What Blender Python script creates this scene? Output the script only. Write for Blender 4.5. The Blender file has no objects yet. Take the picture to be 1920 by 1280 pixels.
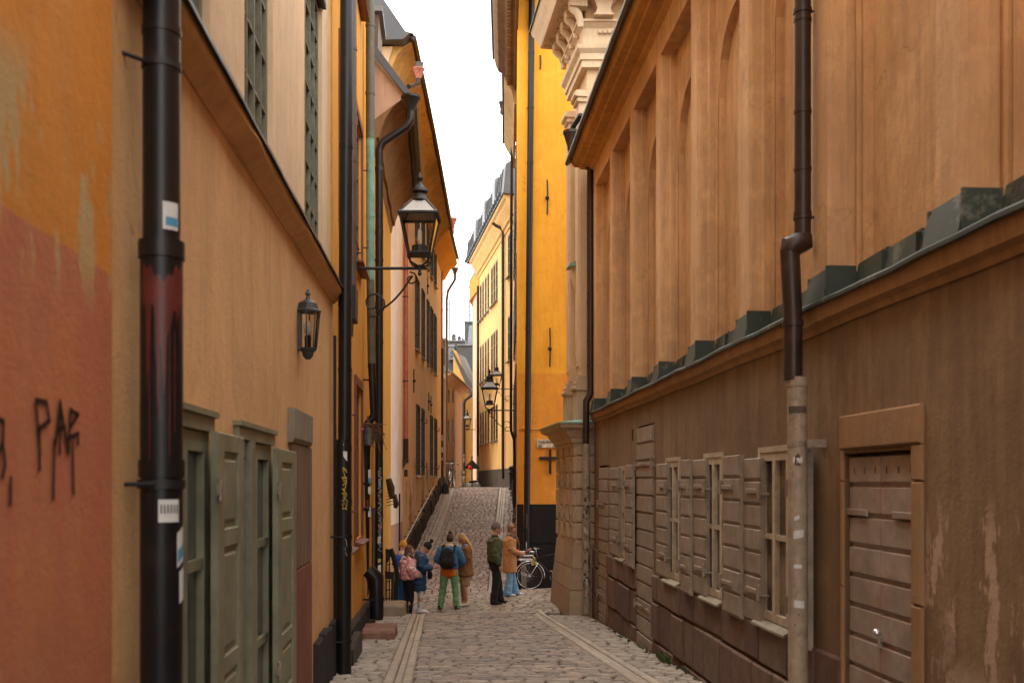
import bpy, math, random
from mathutils import Vector, Matrix
random.seed(7)
R = math.radians
F = 1867.0          # focal length in pixels of the 1920 wide photograph (35 mm lens)
EYE = 1.6
HZ = 903.0          # image row of the horizon (the lens is shifted, the camera is level)
scene = bpy.context.scene
COL = scene.collection

def at(px, py, D):
    return Vector(((px-960)*D/F, D, EYE+(HZ-py)*D/F))
def zat(py, D): return EYE+(HZ-py)*D/F
def xat(px, D): return (px-960)*D/F

# ------------------------------------------------------------------ mesh builder
class MB:
    def __init__(s): s.v=[]; s.f=[]
    def add(s, vs, fs):
        b=len(s.v); s.v+= [tuple(p) for p in vs]; s.f+=[tuple(i+b for i in f) for f in fs]; return s
    def quad(s,a,b,c,d): return s.add([a,b,c,d],[(0,1,2,3)])
    def hexa(s,p):      # 8 points: bottom 0-3, top 4-7
        return s.add(p,[(3,2,1,0),(4,5,6,7),(0,1,5,4),(1,2,6,5),(2,3,7,6),(3,0,4,7)])
    def box(s,fr,s0,s1,o0,o1,z0,z1):
        w=fr.w
        return s.hexa([w(s0,o0,z0),w(s1,o0,z0),w(s1,o1,z0),w(s0,o1,z0),w(s0,o0,z1),w(s1,o0,z1),w(s1,o1,z1),w(s0,o1,z1)])
    def cbox(s,fr,s0,s1,o0,o1,z0,z1,b=.01):   # box with a bevelled front (o1 side)
        w=fr.w
        P=[w(s0,o0,z0),w(s1,o0,z0),w(s1,o0,z1),w(s0,o0,z1),
           w(s0,o1-b,z0),w(s1,o1-b,z0),w(s1,o1-b,z1),w(s0,o1-b,z1),
           w(s0+b,o1,z0+b),w(s1-b,o1,z0+b),w(s1-b,o1,z1-b),w(s0+b,o1,z1-b)]
        Fc=[(3,2,1,0),(0,1,5,4),(1,2,6,5),(2,3,7,6),(3,0,4,7),(4,5,9,8),(5,6,10,9),(6,7,11,10),(7,4,8,11),(8,9,10,11)]
        return s.add(P,Fc)
    def wbox(s,x0,x1,y0,y1,z0,z1): return s.hexa([(x0,y0,z0),(x1,y0,z0),(x1,y1,z0),(x0,y1,z0),(x0,y0,z1),(x1,y0,z1),(x1,y1,z1),(x0,y1,z1)])
    def sweep(s,fr,prof,s0,s1,n=1,dz=None,do=None,caps=True):
        # closed profile of (o,z) swept along s
        m=len(prof); b=len(s.v)
        for i in range(n+1):
            t=s0+(s1-s0)*i/n; a=dz(t) if dz else 0
            for j,(o,z) in enumerate(prof):
                c=do(t,j) if do else 0
                s.v.append(tuple(fr.w(t,o+c,z+a)))
        for i in range(n):
            for j in range(m):
                k=(j+1)%m
                s.f.append((b+i*m+j,b+i*m+k,b+(i+1)*m+k,b+(i+1)*m+j))
        if caps:
            s.f.append(tuple(b+j for j in range(m))[::-1]); s.f.append(tuple(b+n*m+j for j in range(m)))
        return s
    def prism(s,fr,poly,o0,o1):          # polygon of (s,z) extruded along o
        n=len(poly); b=len(s.v)
        for o in (o0,o1):
            for (a,z) in poly: s.v.append(tuple(fr.w(a,o,z)))
        s.f.append(tuple(b+i for i in range(n))); s.f.append(tuple(b+n+i for i in range(n))[::-1])
        for i in range(n):
            k=(i+1)%n; s.f.append((b+i,b+k,b+n+k,b+n+i))
        return s
    def vprism(s,poly,z0,z1):            # plan polygon extruded upward
        n=len(poly); b=len(s.v)
        z0f=z0 if callable(z0) else (lambda p:z0)
        for zz in (0,1):
            for p in poly: s.v.append((p[0],p[1],z1 if zz else z0f(p)))
        s.f.append(tuple(b+i for i in range(n))[::-1]); s.f.append(tuple(b+n+i for i in range(n)))
        for i in range(n):
            k=(i+1)%n; s.f.append((b+i,b+k,b+n+k,b+n+i))
        return s
    def tube(s,pts,r,n=10,cap=True):
        pts=[Vector(p) for p in pts]; m=len(pts)
        rr=r if isinstance(r,(list,tuple)) else [r]*m
        b=len(s.v); prev=None
        for i,p in enumerate(pts):
            if i==0: t=pts[1]-p
            elif i==m-1: t=p-pts[i-1]
            else:
                t=(pts[i+1]-p).normalized()+(p-pts[i-1]).normalized()
            t=t.normalized() if t.length>1e-9 else Vector((0,0,1))
            if prev is None:
                u=t.orthogonal().normalized()
            else:
                u=(prev-t*prev.dot(t)); u=u.normalized() if u.length>1e-6 else t.orthogonal().normalized()
            prev=u; v=t.cross(u)
            k=1.0
            if 0<i<m-1:
                c=(pts[i+1]-p).normalized().dot((p-pts[i-1]).normalized()); k=1/max(.6,math.sqrt((1+c)/2))
            for j in range(n):
                a=2*math.pi*j/n
                s.v.append(tuple(p+(u*math.cos(a)+v*math.sin(a))*rr[i]*(k if k<1.3 else 1.3)))
        for i in range(m-1):
            for j in range(n):
                k=(j+1)%n; s.f.append((b+i*n+j,b+i*n+k,b+(i+1)*n+k,b+(i+1)*n+j))
        if cap:
            s.f.append(tuple(b+j for j in range(n))[::-1]); s.f.append(tuple(b+(m-1)*n+j for j in range(n)))
        return s
    def lathe(s,c,prof,n=12,rot=0):      # (r,z) profile around a vertical axis at c
        b=len(s.v); m=len(prof)
        for (r,z) in prof:
            for j in range(n):
                a=rot+2*math.pi*j/n; s.v.append((c[0]+r*math.cos(a),c[1]+r*math.sin(a),c[2]+z))
        for i in range(m-1):
            for j in range(n):
                k=(j+1)%n; s.f.append((b+i*n+j,b+i*n+k,b+(i+1)*n+k,b+(i+1)*n+j))
        s.f.append(tuple(b+j for j in range(n))[::-1]); s.f.append(tuple(b+(m-1)*n+j for j in range(n)))
        return s
    def ball(s,c,r,n=10,sc=(1,1,1)):
        prof=[(max(.001,r*math.sin(math.pi*i/6)),-r*math.cos(math.pi*i/6)) for i in range(7)]
        b=len(s.v); s.lathe((0,0,0),prof,n)
        for i in range(b,len(s.v)):
            x,y,z=s.v[i]; s.v[i]=(c[0]+x*sc[0],c[1]+y*sc[1],c[2]+z*sc[2])
        return s
    def loft(s,chain,n=14,ref=(0,1,0)):
        # chain: (x,y,z,rx,ry): elliptical rings; rx across, ry along ref
        ref=Vector(ref); m=len(chain); P=[Vector(c[:3]) for c in chain]; b=len(s.v)
        for i,c in enumerate(chain):
            t=(P[min(i+1,m-1)]-P[max(i-1,0)])
            t=t.normalized() if t.length>1e-9 else Vector((0,0,1))
            side=t.cross(ref)
            if side.length<.15: side=t.cross(Vector((1,0,0)))
            side.normalize(); fw=side.cross(t).normalized()
            for j in range(n):
                a=2*math.pi*j/n; s.v.append(tuple(P[i]+side*math.cos(a)*c[3]+fw*math.sin(a)*c[4]))
        for i in range(m-1):
            for j in range(n):
                k=(j+1)%n; s.f.append((b+i*n+j,b+i*n+k,b+(i+1)*n+k,b+(i+1)*n+j))
        # rounded caps
        for e,i,d in ((0,0,1),(1,m-1,-1)):
            t=(P[i]-P[i+d]) if m>1 else Vector((0,0,1))
            t=t.normalized() if t.length>1e-9 else Vector((0,0,1))
            tip=P[i]+t*min(chain[i][3],chain[i][4])*.55
            s.v.append(tuple(tip)); q=len(s.v)-1
            for j in range(n):
                k=(j+1)%n
                s.f.append((q,b+i*n+k,b+i*n+j) if e==0 else (q,b+i*n+j,b+i*n+k))
        return s

class Frame:
    # a wall line X = X0 + k*Y in plan; street = +1 when the street lies at +X of it
    def __init__(f,X0,k,street,O=None):
        L=math.hypot(k,1); f.X0=X0; f.k=k; f.t=Vector((k/L,1/L,0)); f.n=Vector((1/L,-k/L,0))*street; f.O=Vector((X0,0,0))
    def w(f,s,o,z): p=f.O+f.t*s+f.n*o; return Vector((p.x,p.y,z))
    def hit(f,px,o=0):
        c=(px-960)/F; A=f.O+f.n*o
        # A.x + t.x s = c (A.y + t.y s)
        return (c*A.y-A.x)/(f.t.x-c*f.t.y)
    def pt(f,px,py,o=0):
        s=f.hit(px,o); p=f.w(s,o,0); return s, zat(py,p.y)
class WFrame(Frame):     # a wall facing the camera: s runs along +X, o toward the camera
    def __init__(f,Y,x0=0,ang=0):
        c,sn=math.cos(ang),math.sin(ang)
        f.t=Vector((c,sn,0)); f.n=Vector((sn,-c,0)); f.O=Vector((x0,Y,0))

# ------------------------------------------------------------------ objects
def setp(o,label=None,cat=None,group=None,kind=None):
    if label: o['label']=label
    if cat: o['category']=cat
    if group: o['group']=group
    if kind: o['kind']=kind
    return o
def thing(name,label,cat,loc=(0,0,0),rz=0,group=None):
    o=bpy.data.objects.new(name,None); COL.objects.link(o); o.location=loc; o.rotation_euler=(0,0,rz)
    o.empty_display_size=.2
    return setp(o,label,cat,group)
def rootof(o):
    while o.parent: o=o.parent
    return o
def part(name,mb,mat,parent=None,local=False,smooth=False,label=None,autosm=None):
    me=bpy.data.meshes.new(name)
    if parent is not None and not local:
        L=Vector(rootof(parent).location); vs=[(v[0]-L.x,v[1]-L.y,v[2]-L.z) for v in mb.v]
    else: vs=mb.v
    me.from_pydata(vs,[],mb.f); me.update()
    if mat: me.materials.append(mat)
    o=bpy.data.objects.new(name,me); COL.objects.link(o)
    if parent is not None: o.parent=parent
    if smooth or autosm:
        me.shade_smooth()
        if autosm: me.set_sharp_from_angle(angle=R(autosm))
    if label: o['label']=label
    return o
def solo(name,mb,mat,loc,label,cat,group=None,autosm=None):
    me=bpy.data.meshes.new(name); L=Vector(loc)
    me.from_pydata([(v[0]-L.x,v[1]-L.y,v[2]-L.z) for v in mb.v],[],mb.f); me.update(); me.materials.append(mat)
    o=bpy.data.objects.new(name,me); COL.objects.link(o); o.location=L
    if autosm: me.shade_smooth(); me.set_sharp_from_angle(angle=R(autosm))
    return setp(o,label,cat,group)
def struct(name,mb,mat,kind='structure'):
    o=part(name,mb,mat); o['kind']=kind; return o

# ------------------------------------------------------------------ materials
def newmat(name):
    m=bpy.data.materials.new(name); m.use_nodes=True; nt=m.node_tree; b=nt.nodes['Principled BSDF']; return m,nt,b
def N(nt,t,**k):
    n=nt.nodes.new(t)
    for a,v in k.items(): setattr(n,a,v)
    return n
def coords(nt,scale=(1,1,1)):
    tc=N(nt,'ShaderNodeTexCoord'); mp=N(nt,'ShaderNodeMapping'); mp.inputs['Scale'].default_value=scale
    nt.links.new(tc.outputs['Object'],mp.inputs['Vector']); return mp.outputs['Vector']
def noise(nt,vec,scale,detail=4,rough=.55):
    n=N(nt,'ShaderNodeTexNoise'); n.inputs['Scale'].default_value=scale; n.inputs['Detail'].default_value=detail; n.inputs['Roughness'].default_value=rough
    nt.links.new(vec,n.inputs['Vector']); return n.outputs['Fac']
def ramp(nt,fac,stops):
    r=N(nt,'ShaderNodeValToRGB'); el=r.color_ramp.elements
    while len(el)<len(stops): el.new(.5)
    for e,(p,c) in zip(el,stops): e.position=p; e.color=(*c,1) if len(c)==3 else c
    nt.links.new(fac,r.inputs['Fac']); return r.outputs['Color']
def mix(nt,fac,a,b,mode='MIX'):
    n=N(nt,'ShaderNodeMix',data_type='RGBA',blend_type=mode)
    for i,v in ((0,fac),(6,a),(7,b)):
        if isinstance(v,(int,float)): n.inputs[i].default_value=v
        elif isinstance(v,tuple): n.inputs[i].default_value=(*v,1) if len(v)==3 else v
        else: nt.links.new(v,n.inputs[i])
    return n.outputs[2]
def mth(nt,op,a,b=None):
    n=N(nt,'ShaderNodeMath',operation=op)
    for i,v in ((0,a),(1,b)):
        if v is None: continue
        if isinstance(v,(int,float)): n.inputs[i].default_value=v
        else: nt.links.new(v,n.inputs[i])
    return n.outputs[0]
def bump(nt,b,h,strength=.3,dist=.01):
    n=N(nt,'ShaderNodeBump'); n.inputs['Strength'].default_value=strength; n.inputs['Distance'].default_value=dist
    nt.links.new(h,n.inputs['Height']); nt.links.new(n.outputs['Normal'],b.inputs['Normal'])
def sc(c,k): return tuple(min(1,x*k) for x in c)
def zval(nt):
    tc=N(nt,'ShaderNodeTexCoord'); sp=N(nt,'ShaderNodeSeparateXYZ'); nt.links.new(tc.outputs['Object'],sp.inputs[0]); return sp.outputs['Z']
def band(nt,z,lo,hi,soft=.3):    # 1 inside lo..hi
    m=N(nt,'ShaderNodeMapRange',interpolation_type='SMOOTHSTEP'); nt.links.new(z,m.inputs[0]); m.inputs[1].default_value=lo-soft; m.inputs[2].default_value=lo
    k=N(nt,'ShaderNodeMapRange',interpolation_type='SMOOTHSTEP'); nt.links.new(z,k.inputs[0]); k.inputs[1].default_value=hi; k.inputs[2].default_value=hi+soft; k.inputs[3].default_value=1; k.inputs[4].default_value=0
    return mth(nt,'MULTIPLY',m.outputs[0],k.outputs[0])
def plaster(name,base,var=.16,tint=None,streak=.22,bumpy=.35,extra=None,rough=.92,split=None,specks=True,clouds=.5):
    m,nt,b=newmat(name); v=coords(nt)
    n1=noise(nt,v,.55,5,.6)
    c=mix(nt,ramp(nt,n1,[(.3,(0,0,0)),(.7,(1,1,1))]),sc(base,1-var),sc(base,1+var*.6))
    if split:     # (z, lower colour): the paint changes at a height
        z=zval(nt); wob=noise(nt,v,3,3); zz=mth(nt,'ADD',z,mth(nt,'MULTIPLY',mth(nt,'SUBTRACT',wob,.5),split[2]))
        st=N(nt,'ShaderNodeMapRange'); nt.links.new(zz,st.inputs[0]); st.inputs[1].default_value=split[0]-.006; st.inputs[2].default_value=split[0]+.006
        lo=mix(nt,n1,sc(split[1],1-var),sc(split[1],1+var))
        c=mix(nt,st.outputs[0],lo,c)
    sv=coords(nt,(5,5,.35)); n2=noise(nt,sv,1.3,6,.65)
    c=mix(nt,mth(nt,'MULTIPLY',ramp(nt,n2,[(.44,(0,0,0)),(.66,(1,1,1))]),streak),c,tint or sc(base,.45))
    n4=noise(nt,v,2.3,8,.7)
    c=mix(nt,mth(nt,'MULTIPLY',ramp(nt,n4,[(.48,(0,0,0)),(.66,(1,1,1))]),streak*clouds*1.5),c,sc(base,1.3))
    n6=noise(nt,coords(nt,(3,3,.9)),3.5,8,.75)
    c=mix(nt,mth(nt,'MULTIPLY',ramp(nt,n6,[(.5,(0,0,0)),(.6,(1,1,1))]),streak*.75),c,sc(base,.62))
    if specks:
        n5=noise(nt,v,14,5,.7)
        c=mix(nt,mth(nt,'MULTIPLY',ramp(nt,n5,[(.62,(0,0,0)),(.72,(1,1,1))]),.18),c,sc(base,.55))
    if extra: c=extra(nt,v,c)
    nt.links.new(c,b.inputs['Base Color']); b.inputs['Roughness'].default_value=rough
    n3=noise(nt,v,45,6,.65); h=mth(nt,'ADD',mth(nt,'MULTIPLY',n3,.35),mth(nt,'ADD',mth(nt,'MULTIPLY',n4,1.3),mth(nt,'MULTIPLY',n1,1.5)))
    bump(nt,b,h,bumpy,.03)
    b.inputs['Specular IOR Level'].default_value=.2
    return m
def metal(name,base,rough=.4,met=0.0,worn=None,wornamt=.3,sc_=8,bumpy=.1,spec=.5):
    m,nt,b=newmat(name); v=coords(nt); n=noise(nt,v,sc_,6,.7)
    c=mix(nt,ramp(nt,n,[(.35,(0,0,0)),(.7,(1,1,1))]),sc(base,.75),sc(base,1.3))
    if worn:
        n2=noise(nt,v,sc_*.7,8,.75); c=mix(nt,mth(nt,'MULTIPLY',ramp(nt,n2,[(.55,(0,0,0)),(.62,(1,1,1))]),wornamt),c,worn)
    nt.links.new(c,b.inputs['Base Color'])
    r=N(nt,'ShaderNodeMapRange'); nt.links.new(n,r.inputs[0]); r.inputs[3].default_value=rough*.7; r.inputs[4].default_value=min(1,rough*1.4); nt.links.new(r.outputs[0],b.inputs['Roughness'])
    b.inputs['Metallic'].default_value=met; b.inputs['Specular IOR Level'].default_value=spec
    bump(nt,b,n,bumpy,.01); return m
def stones(name,cols,rough=.8,bumpy=.5,grime=.4,scale=9):
    # a different tone for each stone (mesh island) of a course or pavement
    m,nt,b=newmat(name); v=coords(nt); g=N(nt,'ShaderNodeNewGeometry')
    n=len(cols); c=ramp(nt,g.outputs['Random Per Island'],[(i/(n-1) if n>1 else 0,cols[i]) for i in range(n)])
    n1=noise(nt,v,scale,7,.7); c=mix(nt,mth(nt,'MULTIPLY',ramp(nt,n1,[(.4,(0,0,0)),(.68,(1,1,1))]),grime),c,mix(nt,.6,c,(.02,.016,.013)))
    n0=noise(nt,v,1.1,5,.6); c=mix(nt,mth(nt,'MULTIPLY',ramp(nt,n0,[(.4,(0,0,0)),(.7,(1,1,1))]),grime*.8),c,mix(nt,.45,c,(.03,.022,.016)))
    nt.links.new(c,b.inputs['Base Color']); b.inputs['Roughness'].default_value=rough; b.inputs['Specular IOR Level'].default_value=.3
    bump(nt,b,mth(nt,'ADD',noise(nt,v,30,6,.7),n1),bumpy,.012); return m
def cloth(name,base,var=.2,scale=12,bs=.3,rough=.9,second=None):
    m,nt,b=newmat(name); v=coords(nt); n=noise(nt,v,scale,3,.6)
    if second: c=ramp(nt,n,[(.40,base),(.46,second[0]),(.54,second[0]),(.60,second[1])])
    else: c=mix(nt,n,sc(base,1-var),sc(base,1+var))
    nt.links.new(c,b.inputs['Base Color']); b.inputs['Roughness'].default_value=rough; b.inputs['Specular IOR Level'].default_value=.25
    bump(nt,b,noise(nt,v,22,4,.6),bs,.02); return m
def glassmat(name,tone=(.02,.022,.025),rough=.06):
    m,nt,b=newmat(name); v=coords(nt); n=noise(nt,v,2.2,3); c=mix(nt,ramp(nt,n,[(.4,(0,0,0)),(.62,(1,1,1))]),tone,sc(tone,4))
    nt.links.new(c,b.inputs['Base Color']); b.inputs['Roughness'].default_value=rough; b.inputs['Specular IOR Level'].default_value=.8
    bump(nt,b,noise(nt,v,3,2),.12,.05); return m
def plain(name,base,rough=.6,spec=.4): 
    m,nt,b=newmat(name); v=coords(nt); n=noise(nt,v,20,4); nt.links.new(mix(nt,n,sc(base,.8),sc(base,1.2)),b.inputs['Base Color']); b.inputs['Roughness'].default_value=rough; b.inputs['Specular IOR Level'].default_value=spec; return m
def clearglass(name):
    m=bpy.data.materials.new(name); m.use_nodes=True; nt=m.node_tree; nt.nodes.clear()
    o=N(nt,'ShaderNodeOutputMaterial'); t=N(nt,'ShaderNodeBsdfTransparent'); g=N(nt,'ShaderNodeBsdfGlossy'); g.inputs['Roughness'].default_value=.08
    t.inputs['Color'].default_value=(.86,.84,.8,1)
    x=N(nt,'ShaderNodeMixShader'); fr=N(nt,'ShaderNodeFresnel'); fr.inputs[0].default_value=1.5
    nt.links.new(fr.outputs[0],x.inputs[0]); nt.links.new(t.outputs[0],x.inputs[1]); nt.links.new(g.outputs[0],x.inputs[2]); nt.links.new(x.outputs[0],o.inputs[0]); return m
SKY=12.0; EXPO=1.1
# ------------------------------------------------------------------ palette
def peel(cols,z0,z1,thr=.56,scale=2.5,soft=.4,sx=1.0,sz=.55,ymax=None):
    def f(nt,v,c):
        z=zval(nt); vv=coords(nt,(sx,sx,sz)); n=noise(nt,vv,scale,9,.68)
        mk=ramp(nt,n,[(thr,(0,0,0)),(thr+.02,(1,1,1))]); mk=mth(nt,'MULTIPLY',mk,band(nt,z,z0,z1,soft))
        if ymax is not None:
            tc=N(nt,'ShaderNodeTexCoord'); sp=N(nt,'ShaderNodeSeparateXYZ'); nt.links.new(tc.outputs['Object'],sp.inputs[0]); mk=mth(nt,'MULTIPLY',mk,mth(nt,'LESS_THAN',sp.outputs['Y'],ymax))
        return mix(nt,mk,c,cols)
    return f
def twoex(a,b): return lambda nt,v,c: b(nt,v,a(nt,v,c))
M={}
def repairs(col,thr=.56,scale=.9,amt=.5,crack=True):
    # old repairs: patches of slightly different limewash with crisp edges, hairline cracks
    def f(nt,v,c):
        n=noise(nt,v,scale,7,.62); k=mth(nt,'MULTIPLY',ramp(nt,n,[(thr,(0,0,0)),(thr+.012,(1,1,1))]),amt); c=mix(nt,k,c,col)
        n=noise(nt,coords(nt,(1,1,.6)),scale*2.6,8,.7); k=mth(nt,'MULTIPLY',ramp(nt,n,[(thr+.04,(0,0,0)),(thr+.055,(1,1,1))]),amt*.7); c=mix(nt,k,c,sc(col,1.25))
        if crack:
            vo=N(nt,'ShaderNodeTexVoronoi',feature='DISTANCE_TO_EDGE'); vo.inputs['Scale'].default_value=.55
            wv=N(nt,'ShaderNodeVectorMath',operation='ADD'); nz=N(nt,'ShaderNodeTexNoise'); nz.inputs['Scale'].default_value=2.2; nz.inputs['Detail'].default_value=6
            nt.links.new(v,nz.inputs['Vector']); nt.links.new(v,wv.inputs[0]); nt.links.new(nz.outputs['Color'],wv.inputs[1]); nt.links.new(wv.outputs[0],vo.inputs['Vector'])
            k=ramp(nt,vo.outputs['Distance'],[(0,(1,1,1)),(.006,(0,0,0))]); gate=ramp(nt,noise(nt,v,.8,2),[(.52,(0,0,0)),(.6,(1,1,1))])
            c=mix(nt,mth(nt,'MULTIPLY',mth(nt,'MULTIPLY',k,gate),.45),c,sc(col,.35))
        return c
    return f
M['orange_near']=plaster('orange_plaster_near',(.68,.265,.04),.14,tint=(.45,.30,.14),streak=.2,split=(2.60,(.50,.165,.085),.02),
      extra=twoex(peel((.50,.34,.15),2.62,2.95,.5,2.6,.25,1.6,.35),peel((.58,.30,.19),.2,1.3,.58,1.6,.5,1,.5)))
M['tan_left']=plaster('tan_plaster_left',(.70,.415,.195),.13,tint=(.42,.24,.11),streak=.3,extra=repairs((.60,.35,.15),.58,.8,.3))
M['beige_upper']=plaster('beige_plaster_upper',(.72,.51,.32),.12,tint=(.50,.38,.26),streak=.3,extra=peel((.62,.42,.16),4,9,.6,1.3,.4,1,.3))
M['orange_mid']=plaster('orange_plaster_mid',(.72,.34,.06),.13,tint=(.42,.17,.04),streak=.3)
M['yellow_left']=plaster('yellow_plaster_left',(.66,.36,.075),.15,streak=.3)
M['cove_brown']=plaster('brown_cornice',(.27,.155,.072),.25,tint=(.12,.06,.03),streak=.5)
M['pinkish']=plaster('pinkish_plaster',(.52,.34,.24),.2,streak=.35)
M['tan_mid']=plaster('tan_plaster_mid',(.84,.61,.36),.10,tint=(.50,.30,.15),streak=.2,extra=peel((.44,.25,.12),-2,2.2,.55,1.2))
M['cove_ochre']=plaster('ochre_cornice',(.58,.35,.12),.25,tint=(.22,.12,.04),streak=.5)
M['white_strip']=plaster('white_plaster',(.86,.76,.64),.08,tint=(.5,.38,.28),streak=.3)
M['cream']=plaster('cream_plaster',(.72,.54,.34),.12,tint=(.4,.28,.17),streak=.3)
M['yellow_E']=plaster('deep_yellow_plaster',(.90,.43,.045),.14,tint=(.66,.26,.03),streak=.35,extra=repairs((.80,.36,.03),.55,.7,.4),split=(5.53,(.78,.31,.05),.01))
M['orange_E']=plaster('orange_plaster_side',(.72,.33,.05),.15,streak=.3)
M['yellow_F']=plaster('pale_yellow_plaster',(.88,.53,.20),.1,tint=(.60,.34,.11),streak=.3,extra=repairs((.74,.42,.14),.58,.6,.35,False))
M['peach']=plaster('peach_plaster',(.74,.48,.30),.1,streak=.2)
M['pinktan_G']=plaster('salmon_plaster',(.62,.41,.29),.12,streak=.25)
M['orange_H']=plaster('amber_plaster',(.68,.42,.13),.15,streak=.25)
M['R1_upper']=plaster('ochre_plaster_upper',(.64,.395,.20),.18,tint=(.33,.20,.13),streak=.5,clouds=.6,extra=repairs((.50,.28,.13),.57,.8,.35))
M['R1_cornice']=plaster('ochre_cornice_right',(.58,.31,.10),.15,tint=(.2,.1,.04),streak=.35)
M['R1_ledge']=plaster('brown_ledge_plaster',(.40,.235,.11),.2,tint=(.2,.11,.05),streak=.45)
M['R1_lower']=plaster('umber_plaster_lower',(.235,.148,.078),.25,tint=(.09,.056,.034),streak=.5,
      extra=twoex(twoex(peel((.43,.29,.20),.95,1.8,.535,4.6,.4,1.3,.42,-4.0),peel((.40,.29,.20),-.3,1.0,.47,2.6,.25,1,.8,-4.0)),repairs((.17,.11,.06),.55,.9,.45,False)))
M['R2_stone']=plaster('pale_sandstone',(.66,.50,.33),.12,tint=(.38,.27,.18),streak=.3,rough=.85)
M['R2_upper']=plaster('cream_limewash',(.66,.46,.27),.1,tint=(.42,.27,.15),streak=.3)
M['R2_base']=stones('brown_sandstone',[(.44,.31,.20),(.37,.25,.155),(.48,.35,.235),(.34,.22,.14)],grime=.35)
M['R2_rust']=plaster('buff_sandstone',(.50,.375,.25),.15,tint=(.25,.16,.1),streak=.3)
M['plinth_stone']=stones('rough_brown_stone',[(.20,.12,.075),(.17,.085,.065),(.24,.15,.09),(.14,.075,.055),(.22,.14,.095),(.12,.085,.06)],rough=.75,grime=.7,bumpy=.8,scale=7)
M['doorstone']=plaster('amber_sandstone',(.31,.18,.09),.2,tint=(.22,.12,.06),streak=.35)
M['greystone']=plaster('grey_stone',(.30,.26,.19),.3,tint=(.2,.17,.12),streak=.4)
M['brownstone']=plaster('brown_stone_jamb',(.20,.125,.08),.3,tint=(.3,.22,.14),streak=.5)
M['redstone']=plaster('red_stone',(.25,.10,.065),.25,streak=.3)
M['darkplinth']=plaster('dark_plinth',(.045,.038,.035),.35,tint=(.02,.018,.016),streak=.4,bumpy=.8,rough=.7)
M['blackplinth']=plaster('black_painted_plinth',(.018,.016,.018),.3,streak=.4,bumpy=.6,rough=.55)
M['greyplinth']=plaster('grey_rough_plinth',(.11,.085,.065),.35,streak=.5,bumpy=1,rough=.8)
M['black']=metal('black_iron',(.009,.009,.009),.5,worn=(.05,.035,.03),wornamt=.3)
M['blackpipe']=metal('black_pipe_paint',(.009,.008,.009),.36,worn=(.04,.022,.018),wornamt=.3,sc_=5,spec=.38)
M['lampgrey']=metal('grey_lamp_paint',(.05,.052,.055),.5)
M['redpaint']=metal('dark_red_paint',(.115,.018,.013),.45,worn=(.03,.01,.01),wornamt=.5)
M['brownpipe']=metal('brown_pipe_paint',(.035,.017,.012),.38,worn=(.08,.05,.04),wornamt=.25,sc_=5,spec=.4)
M['brownpipe2']=metal('weathered_brown_pipe',(.09,.055,.04),.45,worn=(.05,.12,.09),wornamt=.3,sc_=5)
M['copper']=metal('green_copper',(.030,.044,.034),.55,worn=(.14,.15,.115),wornamt=.85,sc_=3.5)
M['copper_lt']=metal('pale_green_copper',(.16,.30,.23),.6,worn=(.09,.09,.06),wornamt=.6,sc_=5)
M['copper_br']=metal('brown_copper',(.085,.075,.05),.5,worn=(.10,.2,.15),wornamt=.35,sc_=3)
M['pinkpipe']=metal('salmon_pipe_paint',(.42,.13,.085),.45,worn=(.10,.05,.04),wornamt=.2)
M['beigepipe']=metal('beige_pipe_paint',(.34,.265,.185),.42,worn=(.12,.035,.02),wornamt=.35,sc_=9)
M['beigepipe_worn']=metal('scratched_beige_pipe',(.30,.23,.165),.45,worn=(.03,.02,.018),wornamt=.95,sc_=6)
M['shutter_g']=metal('grey_green_paint',(.215,.205,.13),.5,worn=(.30,.28,.2),wornamt=.25,sc_=4,bumpy=.3)
M['shutter_b']=metal('taupe_paint',(.27,.21,.155),.55,worn=(.36,.28,.22),wornamt=.35,sc_=5,bumpy=.4)
M['doorpaint']=metal('grey_brown_paint',(.32,.25,.195),.55,worn=(.30,.12,.07),wornamt=.4,sc_=4,bumpy=.4)
M['winframe']=metal('ivory_window_paint',(.44,.36,.26),.5,worn=(.3,.22,.15),wornamt=.4)
M['winframe_dk']=metal('dark_window_paint',(.045,.038,.03),.5,worn=(.2,.16,.11),wornamt=.4)
M['winframe_old']=metal('weathered_grey_green_window_paint',(.155,.14,.09),.5,worn=(.3,.26,.18),wornamt=.5)
M['winframe_red']=metal('oxblood_window_paint',(.17,.05,.035),.5,worn=(.08,.03,.02),wornamt=.4)
M['winframe_grn']=metal('pale_green_window_paint',(.30,.28,.20),.5,worn=(.2,.17,.11),wornamt=.5)
M['hinge']=metal('painted_iron',(.27,.21,.16),.5,worn=(.12,.05,.03),wornamt=.5,sc_=20)
M['slate']=metal('dark_roof_metal',(.065,.068,.075),.5,worn=(.1,.1,.105),wornamt=.4,sc_=1.2)
M['slate_lt']=metal('grey_roof_metal',(.22,.23,.24),.5,worn=(.12,.12,.13),wornamt=.5,sc_=1.2)
M['zinc']=metal('galvanised_zinc',(.32,.31,.29),.35,met=.8,worn=(.2,.2,.2),wornamt=.4,sc_=14)
M['chrome']=metal('bicycle_chrome',(.6,.6,.6),.25,met=.9)
M['rubber']=plain('black_rubber',(.015,.015,.015),.8,.2)
M['glass']=glassmat('window_glass')
M['glass_warm']=glassmat('dusty_window_glass',(.06,.045,.03),.15)
M['clear']=clearglass('lantern_glass')
M['white']=plain('white_sticker',(.62,.62,.6),.5)
M['blue_st']=plain('blue_print',(.08,.28,.42),.5)
M['yellow_st']=plain('yellow_print',(.6,.45,.08),.5)
M['pink_st']=plain('pink_print',(.6,.08,.25),.5)
M['spray']=plain('dark_spray_paint',(.045,.02,.018),.8,.1)
M['chalk']=plain('white_marker',(.42,.42,.40),.7,.1)
M['gold']=plain('ochre_marker',(.40,.28,.07),.7,.1)
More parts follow.
